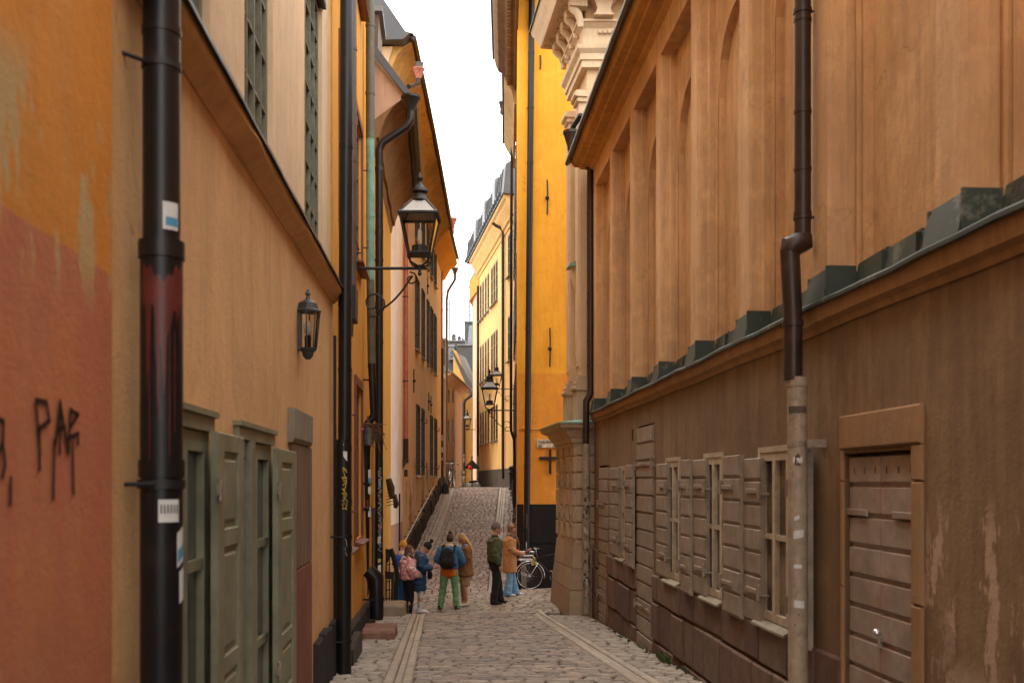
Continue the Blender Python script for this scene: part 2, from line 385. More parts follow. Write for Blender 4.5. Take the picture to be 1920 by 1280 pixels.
M['sign']=metal('ivory_enamel',(.62,.56,.42),.35,worn=(.5,.42,.3),wornamt=.3)
M['ink']=plain('black_lettering',(.015,.013,.012),.5)
M['lampwhite']=plain('lamp_mantle',(.85,.8,.7),.5)
M['setts']=stones('granite_setts',[(.26,.215,.175),(.33,.26,.20),(.17,.14,.12),(.36,.30,.24),(.29,.21,.165),(.42,.33,.245),(.21,.18,.16)],rough=.62,grime=.35,bumpy=.5)
M['setts_lt']=stones('pale_granite_setts',[(.33,.28,.22),(.40,.33,.26),(.25,.21,.17),(.44,.37,.29),(.30,.245,.19)],rough=.65,grime=.35)
M['setts_hill']=stones('pinkish_granite_setts',[(.34,.265,.215),(.41,.325,.265),(.27,.205,.17),(.37,.28,.235),(.46,.37,.30)],rough=.7,grime=.3)
M['slab']=stones('worn_gutter_slabs',[(.42,.345,.265),(.37,.30,.23),(.46,.38,.29)],rough=.6,grime=.4,scale=5)
M['mortar']=plaster('sandy_joint_fill',(.045,.034,.026),.3,tint=(.03,.025,.02),streak=.2,bumpy=.8)
M['skin']=plain('skin',(.52,.27,.18),.55); M['skin2']=plain('tanned_skin',(.34,.15,.085),.55)
M['frost']=plain('frosted_roof_glass',(.42,.40,.37),.35)
# ------------------------------------------------------------------ frames of the walls
FL=Frame(-1.24,-.0723,1)       # left walls, near
FR=Frame(2.84,-.0643,-1)       # long right building, lower wall
FC=Frame(-3.2,.004,1)          # tall tan building up the hill on the left
FE=Frame(.283,-.0055,-1)       # side walls of the yellow buildings up the hill
FF=Frame(6.787,-.158,-1)       # pale yellow building at the crest

def sm(t): t=max(0,min(1,t)); return t*t*(3-2*t)
def zcross(x): return -1.07+(.17*x if x<0 else .05*x)
def ground(x,y):
    near=-.052*y
    if y<19.6: return near
    c=zcross(max(-3.2,min(x,4)))
    if y<24.4:
        e=-.052*19.6; return e+(c-e)*sm((y-19.6)/1.7)
    zh=-1.45+2.93*(y-24)/19.4
    if y>41.5: zh=1.193+.151*(y-41.5)-.036*(y-41.5)**2 if y<45.0 else 1.28-.06*(y-45.0)
    zh=max(zh,-3)
    k=sm((y-24.4)/1.6)
    return c*(1-k)+zh*k
def gz(p): return ground(p[0],p[1])

# ground sheet: reaches far beyond everything
mb=MB(); xs=[-400,-60,-12]+[-7+.25*i for i in range(0,61)]+[14,60,400]; ys=[-60,-10]+[0+.35*i for i in range(0,172)]+[80,120,300,900]
for y in ys:
    for x in xs: mb.v.append((x,y,ground(x,y)-.05))
nx=len(xs)
for j in range(len(ys)-1):
    for i in range(nx-1): mb.f.append((j*nx+i,j*nx+i+1,(j+1)*nx+i+1,(j+1)*nx+i))
struct('ground',mb,M['mortar'])

def stone(mb,c,hx,hy,ang,h=.012,dome=.012,tilt=.01,zf=ground):
    # one sett: a low bevelled block following the ground; c=(x,y)
    ca,sa=math.cos(ang),math.sin(ang); b=len(mb.v); dz=random.uniform(-tilt,tilt)*.6
    tx=random.uniform(-tilt,tilt)/max(hx,.05)*.4; ty=random.uniform(-tilt,tilt)/max(hy,.05)*.35
    # ring 0: sides, ring 1: shoulder, ring 2: inner top
    for (k,zz) in ((1.0,-.055),(1.0,-.006),(.72,h)):
        for (u,v) in ((-1,-1),(0,-1.06),(1,-1),(1.05,0),(1,1),(0,1.06),(-1,1),(-1.05,0)):
            ju=random.uniform(-.14,.14); jv=random.uniform(-.2,.2)
            if k<1: lx=(u+ju*.4)*max(hx-.018,.3*hx); ly=(v+jv*.4)*max(hy-.018,.3*hy)
            else:
                rr=1-.09*(abs(u)==1 and abs(v)==1); lx=(u*rr)*hx; ly=(v*rr)*hy
            x=c[0]+lx*ca-ly*sa; y=c[1]+lx*sa+ly*ca
            mb.v.append((x,y,zf(x,y)+zz+dz+lx*tx+ly*ty+random.uniform(-.002,.002)))
    x,y=c; mb.v.append((x,y,zf(x,y)+h+dome*.3+dz))
    for r in (0,1):
        for i in range(8):
            k=(i+1)%8; mb.f.append((b+r*8+i,b+r*8+k,b+(r+1)*8+k,b+(r+1)*8+i))
    for i in range(8): mb.f.append((b+16+i,b+16+(i+1)%8,b+24))
def rows(mb,y0,y1,xl,xr,pitch,wmin,wmax,slope=0,arch=0,gap=.018):
    # setts in courses across the street, from xl(y) to xr(y)
    y=y0
    while y<y1:
        p=pitch*random.uniform(.85,1.18); L=xl(y); Rr=xr(y); x=L+random.uniform(-.05,.02)
        while x<Rr-.03:
            w=random.uniform(wmin,wmax); 
            if x+w>Rr: w=Rr-x
            if w<.05: break
            cx=x+w/2; t=(cx-L)/(Rr-L)
            yy=y+p/2+arch*(1-(2*t-1)**2)+slope*(cx-L)
            a=slope+arch*(-4*(2*t-1))/(Rr-L)+random.uniform(-.03,.03)
            stone(mb,(cx,yy),w/2-gap*random.uniform(.4,.9),p/2-gap*random.uniform(.4,.8),a)
            x+=w
        y+=p
gl=lambda y:-1.39-.0655*(y-10.67)      # outer edge of the left gutter
gl2=lambda y:-1.07-.0715*(y-10.67)
gr=lambda y:1.31-.101*(y-10.67)
gr2=lambda y:1.60-.103*(y-10.67)
wl=lambda y:-1.20-.0723*y
wr=lambda y:2.76-.0643*y
hl=lambda y:-3.18+.004*y
hr=lambda y:.26-.0055*y
mb=MB(); rows(mb,6.5,19.75,gl2,gr,.100,.13,.34,0,.10); struct('road',mb,M['setts'])
mb=MB(); rows(mb,6.5,19.7,wl,gl,.105,.13,.30,.22); rows(mb,6.5,19.5,gr2,wr,.10,.13,.30,-.22)
struct('pavement',mb,M['setts_lt'])
# runnel slabs either side of the road
def runnel(mb,y0,y1,a,b,cols=3):
    for c in range(cols):
        y=y0+random.uniform(-.3,0)
        while y<y1:
            L=random.uniform(.55,1.0)
            f0,f1=((0,.36),(.36,.64),(.64,1))[c] if cols==3 else ((0,.5),(.5,1))[c]
            dip=.014 if (cols==3 and c==1) else 0
            bb=len(mb.v); nseg=4
            for i in range(nseg+1):
                yy=y+.008+(L-.016)*i/nseg
                xa=a(yy)+(b(yy)-a(yy))*f0+.003; xb=a(yy)+(b(yy)-a(yy))*f1-.003
                for (x,z) in ((xa,-.06),(xa,.000-dip),(xa+.015,.014-dip),(xb-.015,.014-dip),(xb,.000-dip),(xb,-.06)):
                    mb.v.append((x,yy,ground(x,yy)+z+random.uniform(-.002,.002)))
            for i in range(nseg):
                for j in range(5): mb.f.append((bb+i*6+j,bb+i*6+j+1,bb+(i+1)*6+j+1,bb+(i+1)*6+j))
            mb.f.append((bb,bb+1,bb+2,bb+3,bb+4,bb+5)); mb.f.append(tuple(bb+nseg*6+j for j in range(6))[::-1])
            y+=L
mb=MB(); runnel(mb,6.5,19.6,gl,gl2); runnel(mb,6.5,19.6,gr,gr2)
hgl=lambda y:-2.70+.03*math.sin(y*.4)
hgl2=lambda y:hgl(y)+.28
hgr=lambda y:-.62+.005*(y-26)
hgr2=lambda y:-.34+.005*(y-26)
runnel(mb,25.2,43,hgl,hgl2); runnel(mb,25.4,43,hgr,hgr2); struct('gutter',mb,M['slab'])
# crossing street: irregular pale setts, running on to the right
mb=MB(); rows(mb,19.75,25.3,lambda y:max(-3.3,wl(y)-.05),lambda y:.98 if y<22.6 else 6.5,.15,.16,.34,.06)
struct('cross_street',mb,M['setts_lt'])
mb=MB(); rows(mb,25.35,44.5,hgl2,hgr,.125,.13,.24,0,.08); struct('hill_road',mb,M['setts_hill'])
mb=MB(); rows(mb,25.35,44.5,hl,hgl,.17,.17,.26,.12); rows(mb,25.35,44.5,hgr2,hr,.17,.15,.26,-.1); struct('hill_pavement',mb,M['setts_hill'])
mb=MB(); rows(mb,44.6,47,lambda y:-4.2,lambda y:.5,.2,.2,.4,0,0)
struct('far_street',mb,M['setts_hill'])
# ------------------------------------------------------------------ building helpers
def wallgrid(mb,fr,s0,s1,z0,z1,o,holes,depth=.15):
    ss=sorted(set([s0,s1]+[h[0] for h in holes]+[h[1] for h in holes]+[s0+(s1-s0)*i/8 for i in range(1,8)])); zs=sorted(set([z0,z1]+[h[2] for h in holes]+[h[3] for h in holes]))
    ss=[a for a in ss if s0<=a<=s1]; zs=[a for a in zs if z0<=a<=z1]
    for i in range(len(ss)-1):
        for j in range(len(zs)-1):
            cs=(ss[i]+ss[i+1])/2; cz=(zs[j]+zs[j+1])/2
            if any(h[0]<cs<h[1] and h[2]<cz<h[3] for h in holes): continue
            mb.quad(fr.w(ss[i],o,zs[j]),fr.w(ss[i+1],o,zs[j]),fr.w(ss[i+1],o,zs[j+1]),fr.w(ss[i],o,zs[j+1]))
    for h in holes:
        a,b,c,d=h[:4]; q=h[4] if len(h)>4 else depth
        mb.quad(fr.w(a,o,c),fr.w(a,o-q,c),fr.w(a,o-q,d),fr.w(a,o,d)); mb.quad(fr.w(b,o,c),fr.w(b,o-q,c),fr.w(b,o-q,d),fr.w(b,o,d))
        mb.quad(fr.w(a,o,c),fr.w(b,o,c),fr.w(b,o-q,c),fr.w(a,o-q,c)); mb.quad(fr.w(a,o,d),fr.w(b,o,d),fr.w(b,o-q,d),fr.w(a,o-q,d))
        mb.quad(fr.w(a,o-q,c),fr.w(b,o-q,c),fr.w(b,o-q,d),fr.w(a,o-q,d))
def shell(mb,fr,s0,s1,z0,z1,o,back=6):
    w=fr.w
    mb.quad(w(s0,o,z0),w(s0,o-back,z0),w(s0,o-back,z1),w(s0,o,z1)); mb.quad(w(s1,o,z0),w(s1,o-back,z0),w(s1,o-back,z1),w(s1,o,z1))
    mb.quad(w(s0,o-back,z0),w(s1,o-back,z0),w(s1,o-back,z1),w(s0,o-back,z1)); mb.quad(w(s0,o,z1),w(s1,o,z1),w(s1,o-back,z1),w(s0,o-back,z1))
def window(root,fr,s0,s1,z0,z1,o,mat,nx=2,nz=3,fw=.06,mw=.03,glass='glass',sill=None,sillo=.08,hood=None,d=.05,name='window'):
    # o: plane of the frame's face; it stands in the wall's hole
    mb=MB(); B=mb.box
    B(fr,s0,s1,o-d,o,z0,z0+fw); B(fr,s0,s1,o-d,o,z1-fw,z1); B(fr,s0,s0+fw,o-d,o,z0+fw,z1-fw); B(fr,s1-fw,s1,o-d,o,z0+fw,z1-fw)
    for i in range(1,nx):
        c=s0+(s1-s0)*i/nx; ww=mw*(1.5 if (nx%2==0 and i==nx//2) else .8); B(fr,c-ww/2,c+ww/2,o-d*.8,o+.004,z0+fw,z1-fw)
    for j in range(1,nz):
        c=z0+(z1-z0)*j/nz; B(fr,s0+fw,s1-fw,o-d*.7,o-.003,c-mw/2,c+mw/2)
    w=part(name,mb,mat,root)
    g=MB(); g.box(fr,s0+.01,s1-.01,o-d-.012,o-d+.01,z0+.01,z1-.01); part('pane',g,M[glass],w)
    if sill is not None:
        g=MB(); g.sweep(fr,[(o-.02,z0-.05),(o+sillo+.04,z0-.07),(o+sillo+.04,z0-.05),(o-.02,z0-.002)],s0-.06,s1+.06); part('sill',g,sill,w)
    if hood is not None:
        g=MB(); g.box(fr,s0-.05,s1+.05,o-.02,o+sillo+.05,z1+.002,z1+.07); part('hood',g,hood,w)
    return w
def pipe(root,pts,r,mat,joints=(),fr=None,brk=(),name='downpipe',label=None,brl=.12,colr=1.09,brmat=None):
    mb=MB(); mb.tube(pts,r,14)
    P=[Vector(p) for p in pts]
    for (i,t) in joints:       # a collar on segment i at fraction t
        a,b=P[i],P[i+1]; d=(b-a).normalized(); c=a.lerp(b,t); mb.tube([c-d*.035,c+d*.035],r*colr,14)
    p=part(name,mb,mat,root,autosm=50,label=label)
    for (i,t) in brk:
        a,b=P[i],P[i+1]; c=a.lerp(b,t); g=MB(); g.tube([c-Vector((0,0,.018)),c+Vector((0,0,.018))],r*1.12,14)
        g.tube([c,c-fr.n*(brl+.05)],.009,6); g.tube([c-fr.t*(r+.02)+fr.n*0,c-fr.t*(r+.02)-fr.n*(brl+.04)],.008,6)
        part('bracket',g,brmat or mat,p,autosm=50)
    return p
def hopper(parent,c,r0,r1,h,mat,name='hopper'):
    g=MB(); g.lathe(c,[(r1*.96,0),(r1,.0),(r1*1.05,h*.18),(r0*.93,h*.85),(r0,h*.86),(r0,h),(r0*.9,h),(r1*.8,h*.3)],16); return part(name,g,mat,parent,autosm=40)
def decal(parent,c,r,ang,z0,z1,da,mat,name='sticker',tilt=0):
    # a paper patch wrapped round a pipe: centre c (x,y), angle in plan
    mb=MB(); n=5
    for i in range(n+1):
        a=ang-da/2+da*i/n; k=tilt*(i/n-.5)
        for z in (z0+k,z1+k): mb.v.append((c[0]+(r+.0025)*math.cos(a),c[1]+(r+.0025)*math.sin(a),z))
    for i in range(n): mb.f.append((2*i,2*i+2,2*i+3,2*i+1))
    return part(name,mb,mat,parent)
def scrawl(parent,fr,strokes,o,w,mat,name='graffiti'):
    # painted strokes on a wall: lists of (s,z)
    mb=MB()
    for st in strokes:
        for (a,b) in zip(st[:-1],st[1:]):
            ds,dz=b[0]-a[0],b[1]-a[1]; L=math.hypot(ds,dz) or 1; k=.5*w
            ns,nz=-dz/L*k,ds/L*k; es,ez=ds/L*k*.6,dz/L*k*.6
            mb.quad(fr.w(a[0]-es+ns,o,a[1]-ez+nz),fr.w(b[0]+es+ns,o,b[1]+ez+nz),fr.w(b[0]+es-ns,o,b[1]+ez-nz),fr.w(a[0]-es-ns,o,a[1]-ez-nz))
    return part(name,mb,mat,parent)
def pipescrawl(parent,c,r,ang,z0,z1,n,mat,w=.008,amp=.5,name='graffiti'):
    mb=MB(); pts=[]
    for i in range(n):
        t=i/(n-1); a=ang+amp*math.sin(i*1.7+z0*3)*random.uniform(.5,1); z=z0+(z1-z0)*t+random.uniform(-.03,.03)
        pts.append((c[0]+(r+.003)*math.cos(a),c[1]+(r+.003)*math.sin(a),z))
    mb.tube(pts,w*.5,4); return part(name,mb,mat,parent)
def lowz(fr,s): 
    p=fr.w(s,.1,0); return ground(p.x,p.y)
def base(fr,s,o=0): p=fr.w(s,o,0); return (p.x,p.y,ground(p.x,p.y)-.05)

# ================================================================== LEFT, near: orange-and-brick-red building
b=thing('orange_corner_building','orange plaster building with a brick red lower half and black scrawl, at the left edge','building',base(FL,3.5))
mb=MB(); wallgrid(mb,FL,-4,3.71,-1,12,.02,[]); shell(mb,FL,-4,3.71,-1,12,.02); part('wall',mb,M['orange_near'],b)
def PL(px,py,o=.024): return FL.pt(px,py,o)
S=[[(66,750),(74,850)],[(66,750),(86,754),(92,788),(70,806)],[(103,832),(112,752),(124,832)],[(105,806),(121,800)],
   [(114,770),(127,850),(131,768),(146,778)],[(131,800),(146,775)],[(126,822),(146,812),(145,832)],[(73,800),(73,880)],[(101,825),(99,935)],[(135,830),(137,925)],[(113,770),(111,850)],
   [(-6,785),(5,790),(4,830),(-4,850)],[(4,830),(8,870),(3,895)],[(19,895),(18,945)]]
scrawl(b,FL,[[PL(*q) for q in st] for st in S],.026,.017,M['spray'])
# ================================================================== LEFT: tan building with green shutters
LB=thing('tan_plaster_building','tan plaster building with green shutters and a sloping string course','building',base(FL,8))
def hL(px,o=0): return FL.hit(px,o)
w1=(4.3,5.3,-.9,1.86); w2=(6.05,hL(505),-.9,1.86)
holes=[(w1[0],w1[1],w1[2],w1[3],.14),(w2[0],w2[1],w2[2],w2[3],.14)]
uw=[(1.2,2.3),(4.42,hL(404)),(hL(467),hL(519)),(hL(577),10.75)]
uholes=[(a,c,3.98,6.70,.10) for a,c in uw]
mb=MB(); wallgrid(mb,FL,3.71,11.58,-1,3.66,0,holes); part('lower_wall',mb,M['tan_left'],LB)
mb=MB(); wallgrid(mb,FL,3.71,11.58,3.66,11,-.03,uholes); shell(mb,FL,3.71,11.58,-1,11,-.03); part('upper_wall',mb,M['beige_upper'],LB)
def wob(t,j): return (.011*math.sin(t*2.3)+.008*math.sin(t*5.3+1)+.003*math.sin(t*13+j))*(1 if j in (2,3,4) else .2)
mb=MB(); mb.sweep(FL,[(-.05,3.56),(.012,3.56),(.03,3.58),(.105,3.63),(.12,3.645),(.122,3.70),(-.05,3.72)],3.71,11.56,90,do=wob,dz=lambda t:(t-4)*.013); part('string_course',mb,M['tan_left'],LB,autosm=40)
mb=MB(); mb.sweep(FL,[(-.04,3.723),(.13,3.705),(.140,3.685),(.15,3.685),(.14,3.725),(-.04,3.76)],3.71,11.57,40,dz=lambda t:.004*math.sin(t*5)+(t-4)*.013); part('metal_flashing',mb,M['black'],LB)
for (a,c) in uw: window(LB,FL,a+.01,c-.01,3.985,6.695,-.07,M['winframe_old'],4,7,.06,.020,glass='glass',sill=M['winframe_grn'],sillo=.03,hood=M['black'],d=.05)
# tall green window openings and their shutters
def green_window(h,nm):
    w=window(LB,FL,h[0]+.005,h[1]-.005,-.85,h[3]-.005,.012,M['shutter_g'],2,4,.10,.055,glass='glass')
    g=MB(); g.box(FL,h[0]-.06,h[1]+.04,0,.035,h[3]+.003,h[3]+.08); g.box(FL,h[0]-.08,h[1]+.06,0,.055,h[3]+.08,h[3]+.11); part('hood',g,M['shutter_g'],w)
green_window(w1,1); green_window(w2,2)
def panel_shutter(root,fr,s0,s1,z0,z1,o,mat,splits,lab=None):
    mb=MB(); th=.04; st=.11*(s1-s0)/.6+.02
    mb.box(fr,s0,s1,o,o+th*.45,z0,z1)
    mb.cbox(fr,s0,s0+st,o+th*.45,o+th,z0,z1,.006); mb.cbox(fr,s1-st,s1,o+th*.45,o+th,z0,z1,.006)
    zs=[z0]+splits+[z1]
    for i,z in enumerate(zs):
        a,c=(z,z+.1) if i==0 else ((z-.1,z) if i==len(zs)-1 else (z-.05,z+.05)); mb.cbox(fr,s0+st,s1-st,o+th*.45,o+th-.002,a,c,.006)
    for a,c in zip(zs[:-1],zs[1:]): 
        mb.cbox(fr,s0+st+.03,s1-st-.03,o+th*.45,o+th*.82,a+(.13 if a==z0 else .08),c-(.13 if c==z1 else .08),.02)
    p=part('shutter',mb,mat,root,label=lab)
    for z in (z1-.3,z0+.3):
        g=MB(); g.box(fr,s0-.05,s0+.09,o+th,o+th+.012,z-.03,z+.03); g.tube([fr.w(s0-.01,o+th+.01,z-.06),fr.w(s0-.01,o+th+.01,z+.06)],.012,8); part('hinge',g,M['hinge'],p,autosm=40)
    return p
a=hL(395,.055); c=hL(458,.095); panel_shutter(LB,FL,a,c,-.62,1.86,.055,M['shutter_g'],[.62,1.3])
a=hL(511,.055); c=hL(556,.095); panel_shutter(LB,FL,a,c,-.03,1.84,.055,M['shutter_g'],[.44,1.28])
g=MB(); g.box(FL,hL(458),hL(463)+.02,.0,.05,-.7,1.86); part('shutter_post',g,M['shutter_g'],LB)
# stone jamb with a block on top
j0,j1=8.2,hL(585,.035)
g=MB(); g.cbox(FL,j0,j1,-.02,.035,.86,1.92,.01); part('stone_jamb',g,M['brownstone'],LB)
g=MB(); g.cbox(FL,j0,j1,-.02,.036,-.62,.855,.01); part('stone_jamb',g,M['redstone'],LB,label='dark red lower half of the stone jamb')
g=MB(); g.sweep(FL,[(-.02,1.925),(.04,1.925),(.058,1.96),(.06,2.20),(-.02,2.21)],8.12,hL(587,.06)); part('stone_block',g,M['greystone'],LB)
g=MB(); 
for i in range(4): a=9.75+i*.46; g.cbox(FL,a,a+.45,-.02,.055+.01*(i%2),-1,.02+.03*math.sin(i*2),.02)
part('plinth',g,M['darkplinth'],LB)
# black pipe in the foreground
c=FL.w(FL.hit(303,.115),.115,0)
P=[(c.x,c.y,-.9),(c.x,c.y,2.55)]; up=[(c.x,c.y,2.5),(c.x,c.y,9)]
p=pipe(LB,P,.083,M['blackpipe'],[(0,.74),(0,.995)],FL,[(0,.722)],brmat=M['black'],label='black downpipe with red paint spilled down it')
g=MB(); g.tube(up,.073,14); g.tube([(c.x,c.y,3.40),(c.x,c.y,3.43)],.077,14); part('upper_pipe',g,M['blackpipe'],p,autosm=50)
g=MB(); g.tube([(c.x,c.y,3.26),(c.x,c.y,3.29)],.078,14); g.tube([(c.x,c.y,3.275),tuple(Vector((c.x,c.y,3.275))-FL.t*.14-FL.n*.13)],.009,6); part('bracket',g,M['black'],p,autosm=50)
th=math.atan2(-c.y,-c.x)
decal(p,(c.x,c.y),.073,th+.5,2.605,2.715,.9,M['white']); decal(p,(c.x,c.y),.0738,th+.55,2.62,2.655,.7,M['blue_st'],'sticker_print')
decal(p,(c.x,c.y),.083,th+.35,1.44,1.53,1.0,M['white']); 
for i in range(6): decal(p,(c.x,c.y),.0845,th-.02+i*.15,1.475,1.51,.07,M['ink'],'sticker_print')
decal(p,(c.x,c.y),.083,th+1.0,1.27,1.41,.5,M['white'],tilt=.03); decal(p,(c.x,c.y),.083,th+1.1,1.12,1.25,.4,M['white'],tilt=.02); decal(p,(c.x,c.y),.0838,th+1.0,1.29,1.34,.4,M['blue_st'],'sticker_print',tilt=.03)
# spilled red paint: a ragged sheet with runs, wrapped on the lower pipe
mb=MB(); n=70; RUNS=[(random.uniform(8,62),random.uniform(.8,2.4),random.uniform(.06,.42)) for _ in range(11)]
for i in range(n+1):
    a=th-1.0+2.2*i/n; zt=2.44+.035*math.sin(i*.11+1)+.012*math.sin(i*.5)-.10*abs(i/n-.5)**2; zb=2.25+.05*math.sin(i*.13)+.02*math.sin(i*.41)-max(d_*math.exp(-((i-c_)/w_)**2) for c_,w_,d_ in RUNS)
    if i<7 or i>63: zb=max(zb,2.30)
    for z in (zb,zt): mb.v.append((c.x+.0855*math.cos(a),c.y+.0855*math.sin(a),z))
for i in range(n): mb.f.append((2*i,2*i+2,2*i+3,2*i+1))
part('paint_spill',mb,M['redpaint'],p)
for (a,z0,z1) in ((-.55,1.62,2.2),(-.1,1.85,2.2),(.35,1.70,2.2),(.6,1.8,2.2),(.1,1.95,2.2)): decal(p,(c.x,c.y),.084,th+a,z0,z1,.05,M['redpaint'],'paint_run')
# wall lantern is added later (hangs on this wall)
# ================================================================== LEFT: orange building
LC=thing('orange_plaster_building','bright orange plaster building with oxblood windows behind the left drainpipes','building',base(FL,15))
fw=[(12.35,13.75),(14.6,15.78)]
hs=[(a,c,z0,z1,.08) for a,c in fw for z0,z1 in ((.74,3.03),(4.87,7.05),(8.95,11.2))]
mb=MB(); wallgrid(mb,FL,11.58,18.45,-1.2,13,-.01,hs); shell(mb,FL,11.58,18.45,-1.2,13,-.01); part('wall',mb,M['orange_mid'],LC)
for h in hs: 
    w=window(LC,FL,h[0]+.005,h[1]-.005,h[2]+.003,h[3]-.005,-.045,M['winframe_red'],2,3,.09,.04,glass='glass',sill=M['winframe_red'],sillo=.13)
    g=MB(); g.box(FL,h[0]-.07,h[0],-.008,.02,h[2],h[3]); g.box(FL,h[1],h[1]+.07,-.008,.02,h[2],h[3]); g.box(FL,h[0]-.07,h[1]+.07,-.008,.025,h[3],h[3]+.13)
    part('frame',g,M['winframe_red'],w)
    for z in (h[2]+.45,h[3]-.5):
        g=MB(); g.tube([FL.w(h[1]+.1,-.01,z),FL.w(h[1]+.1,.09,z),FL.w(h[1]+.1,.09,z+.12)],.012,6); part('hook',g,M['winframe_red'],w)
g=MB()
for i in range(6): a=12.3+i*.98; g.cbox(FL,a,a+.965,-.03,.07,-1.3,-.33-.02*i,.03)
part('plinth',g,M['darkplinth'],LC)
g=MB(); g.cbox(FL,12.0,13.5,.08,.19,-1.2,-.42,.02); part('cable_box',g,M['black'],LC)
# big black pipe at the joint of the two houses
c=FL.w(11.38,.14,0); th=math.atan2(-c.y,-c.x)
p=pipe(LC,[(c.x,c.y,-.68),(c.x,c.y,2.08)],.088,M['blackpipe'],[(0,.74),(0,.965),(0,.55)],FL,[(0,.17),(0,.60)],brl=.15,label='tall black downpipe with ochre scribbles and a torn sticker')
g=MB(); g.tube([(c.x+.01,c.y,2.05),(c.x+.02,c.y,4.2),(c.x+.045,c.y,9)],.075,14)
for z in (2.85,3.6,5.4): g.tube([(c.x+.01+(z-2)*.005,c.y,z),(c.x+.01+(z-2)*.005,c.y,z+.05)],.08,14)
part('upper_pipe',g,M['blackpipe'],p,autosm=50)
decal(p,(c.x,c.y),.088,th+.2,1.86,2.0,.5,M['white'],tilt=-.06)
for k,(z0,z1) in enumerate(((1.70,1.78),(1.58,1.66),(1.40,1.52),(1.28,1.36))): pipescrawl(p,(c.x,c.y),.088,th+.1,z0,z1,9,M['gold'],.018,.35)
pipescrawl(p,(c.x,c.y),.088,th+.2,1.7,1.3,7,M['gold'],.016,.3)
pipescrawl(p,(c.x,c.y),.088,th+.3,.75,.98,7,M['chalk'],.007,.2)
g=MB(); g.box(FL,11.6,11.66,-.0,.03,-.7,3.3); part('cable',g,M['black'],LC)
# copper duct ending in a black box
c=FL.w(12.5,.14,0)
g=MB(); g.tube([(c.x,c.y,4.02),(c.x+.0,c.y,13)],.055,12); 
for z in (4.6,5.6,7.0): g.tube([(c.x,c.y,z),(c.x,c.y,z+.05)],.062,12)
p=part('copper_pipe',g,M['brownpipe2'],LC,autosm=50)
g=MB(); g.cbox(FL,12.25,12.65,.03,.2,3.60,4.02,.01); g.prism(FL,[(12.3,3.6),(12.6,3.6),(12.52,3.42),(12.38,3.42)],.05,.15); part('rainwater_box',g,M['black'],p)
# green copper pipe with a kink
c=FL.w(16.25,.13,0); th=math.atan2(-c.y,-c.x); r=.07
k=0; top=xat(694,c.y)
zk=zat(786,c.y); z2=zat(684,c.y)
lx=xat(687.5,c.y)
p=pipe(LC,[(xat(697,c.y),c.y,z2),(xat(701,c.y),c.y,zk+.06),(xat(688,c.y),c.y,zk-.09),(xat(690,c.y),c.y,-.2),(xat(691,c.y),c.y,zat(1072,c.y))],.062,M['blackpipe'],[(0,.02),(2,.5)],FL,[(0,.3),(2,.35)],label='kinked downpipe, verdigris green above and black below')
g=MB(); g.tube([(xat(697,c.y),c.y,z2-.03),(xat(694.5,c.y),c.y,4.9)],.066,14); 
g.tube([(xat(697,c.y),c.y,z2+.8),(xat(697,c.y),c.y,z2+.86)],.072,14); part('brown_copper_pipe',g,M['copper_br'],p,autosm=50)
g=MB(); g.tube([(xat(694.5,c.y),c.y,4.88),(xat(694,c.y),c.y,7.2)],.069,14); g.tube([(xat(694.5,c.y),c.y,5.9),(xat(694.5,c.y),c.y,5.96)],.075,14); part('green_copper_pipe',g,M['copper_lt'],p,autosm=50)
g=MB(); g.tube([(xat(694,c.y),c.y,7.18),(xat(694,c.y),c.y,13)],.072,14); 
for z in (7.9,9.0,10): g.tube([(xat(694,c.y),c.y,z),(xat(694,c.y),c.y,z+.05)],.079,14)
part('upper_copper_pipe',g,M['copper_br'],p,autosm=50)
for (x,pz,h,m) in ((692,880,.14,'white'),(692,912,.12,'white'),(690,950,.16,'white'),(692,895,.1,'blue_st')): decal(p,(xat(689.5,c.y),c.y),.062,th+.5,zat(pz,c.y)-h,zat(pz,c.y),.8,M[m])
# wide shoe at the foot
zs=zat(1072,c.y)
p2=pipe(LC,[(xat(690,c.y),c.y,zs+.03),(xat(706,c.y),c.y-.0,zs-.10),(xat(706,c.y),c.y-.0,zs-.75)],.115,M['blackpipe'],[(1,.5)],FL,[(1,.52)],name='downpipe',brl=.25,label='wide black pipe shoe at the foot of the kinked downpipe')
# black pipe with hopper at the far end of the orange house, covered in white scribble
c=FL.w(18.35,.16,0); th=math.atan2(-c.y,-c.x); D=c.y
P=[(xat(770,D),D,zat(212,D)),(xat(770,D),D,zat(225,D)),(xat(762,D),D,zat(238,D)),(xat(717,D),D,zat(267,D)),(xat(711,D),D,zat(282,D)),(xat(711,D),D,zat(720,D)),(xat(710.5,D),D,-1.0)]
p=pipe(LC,P,.073,M['blackpipe'],[(4,.08),(4,.35),(4,.66),(4,.82),(5,.24),(5,.55),(5,.72)],FL,[(4,.47)],label='black downpipe covered in white scribble with a hopper under the eaves')
hopper(p,(xat(770,D),D,zat(212,D)),.18,.07,.30,M['blackpipe'])
for i in range(7): pipescrawl(p,(xat(711,D),D),.073,th+.15,zat(875+i*22,D),zat(900+i*22,D),12,M['chalk'],.009,.55)
for i in range(5): pipescrawl(p,(xat(711,D),D),.073,th+.1,zat(880+i*25,D),zat(905+i*24,D),9,M['chalk'],.007,.65)
for (pz,h,m,da,dd) in ((902,.12,'blue_st',.1,.5),(983,.08,'pink_st',.5,.4),(1005,.12,'white',.0,.8),(1009,.06,'yellow_st',.1,.6),(1042,.11,'yellow_st',.05,.7),(1058,.14,'white',.05,.8)):
    decal(p,(xat(711,D),D),.074,th+da,zat(pz,D)-h,zat(pz,D),dd,M[m],tilt=.02)
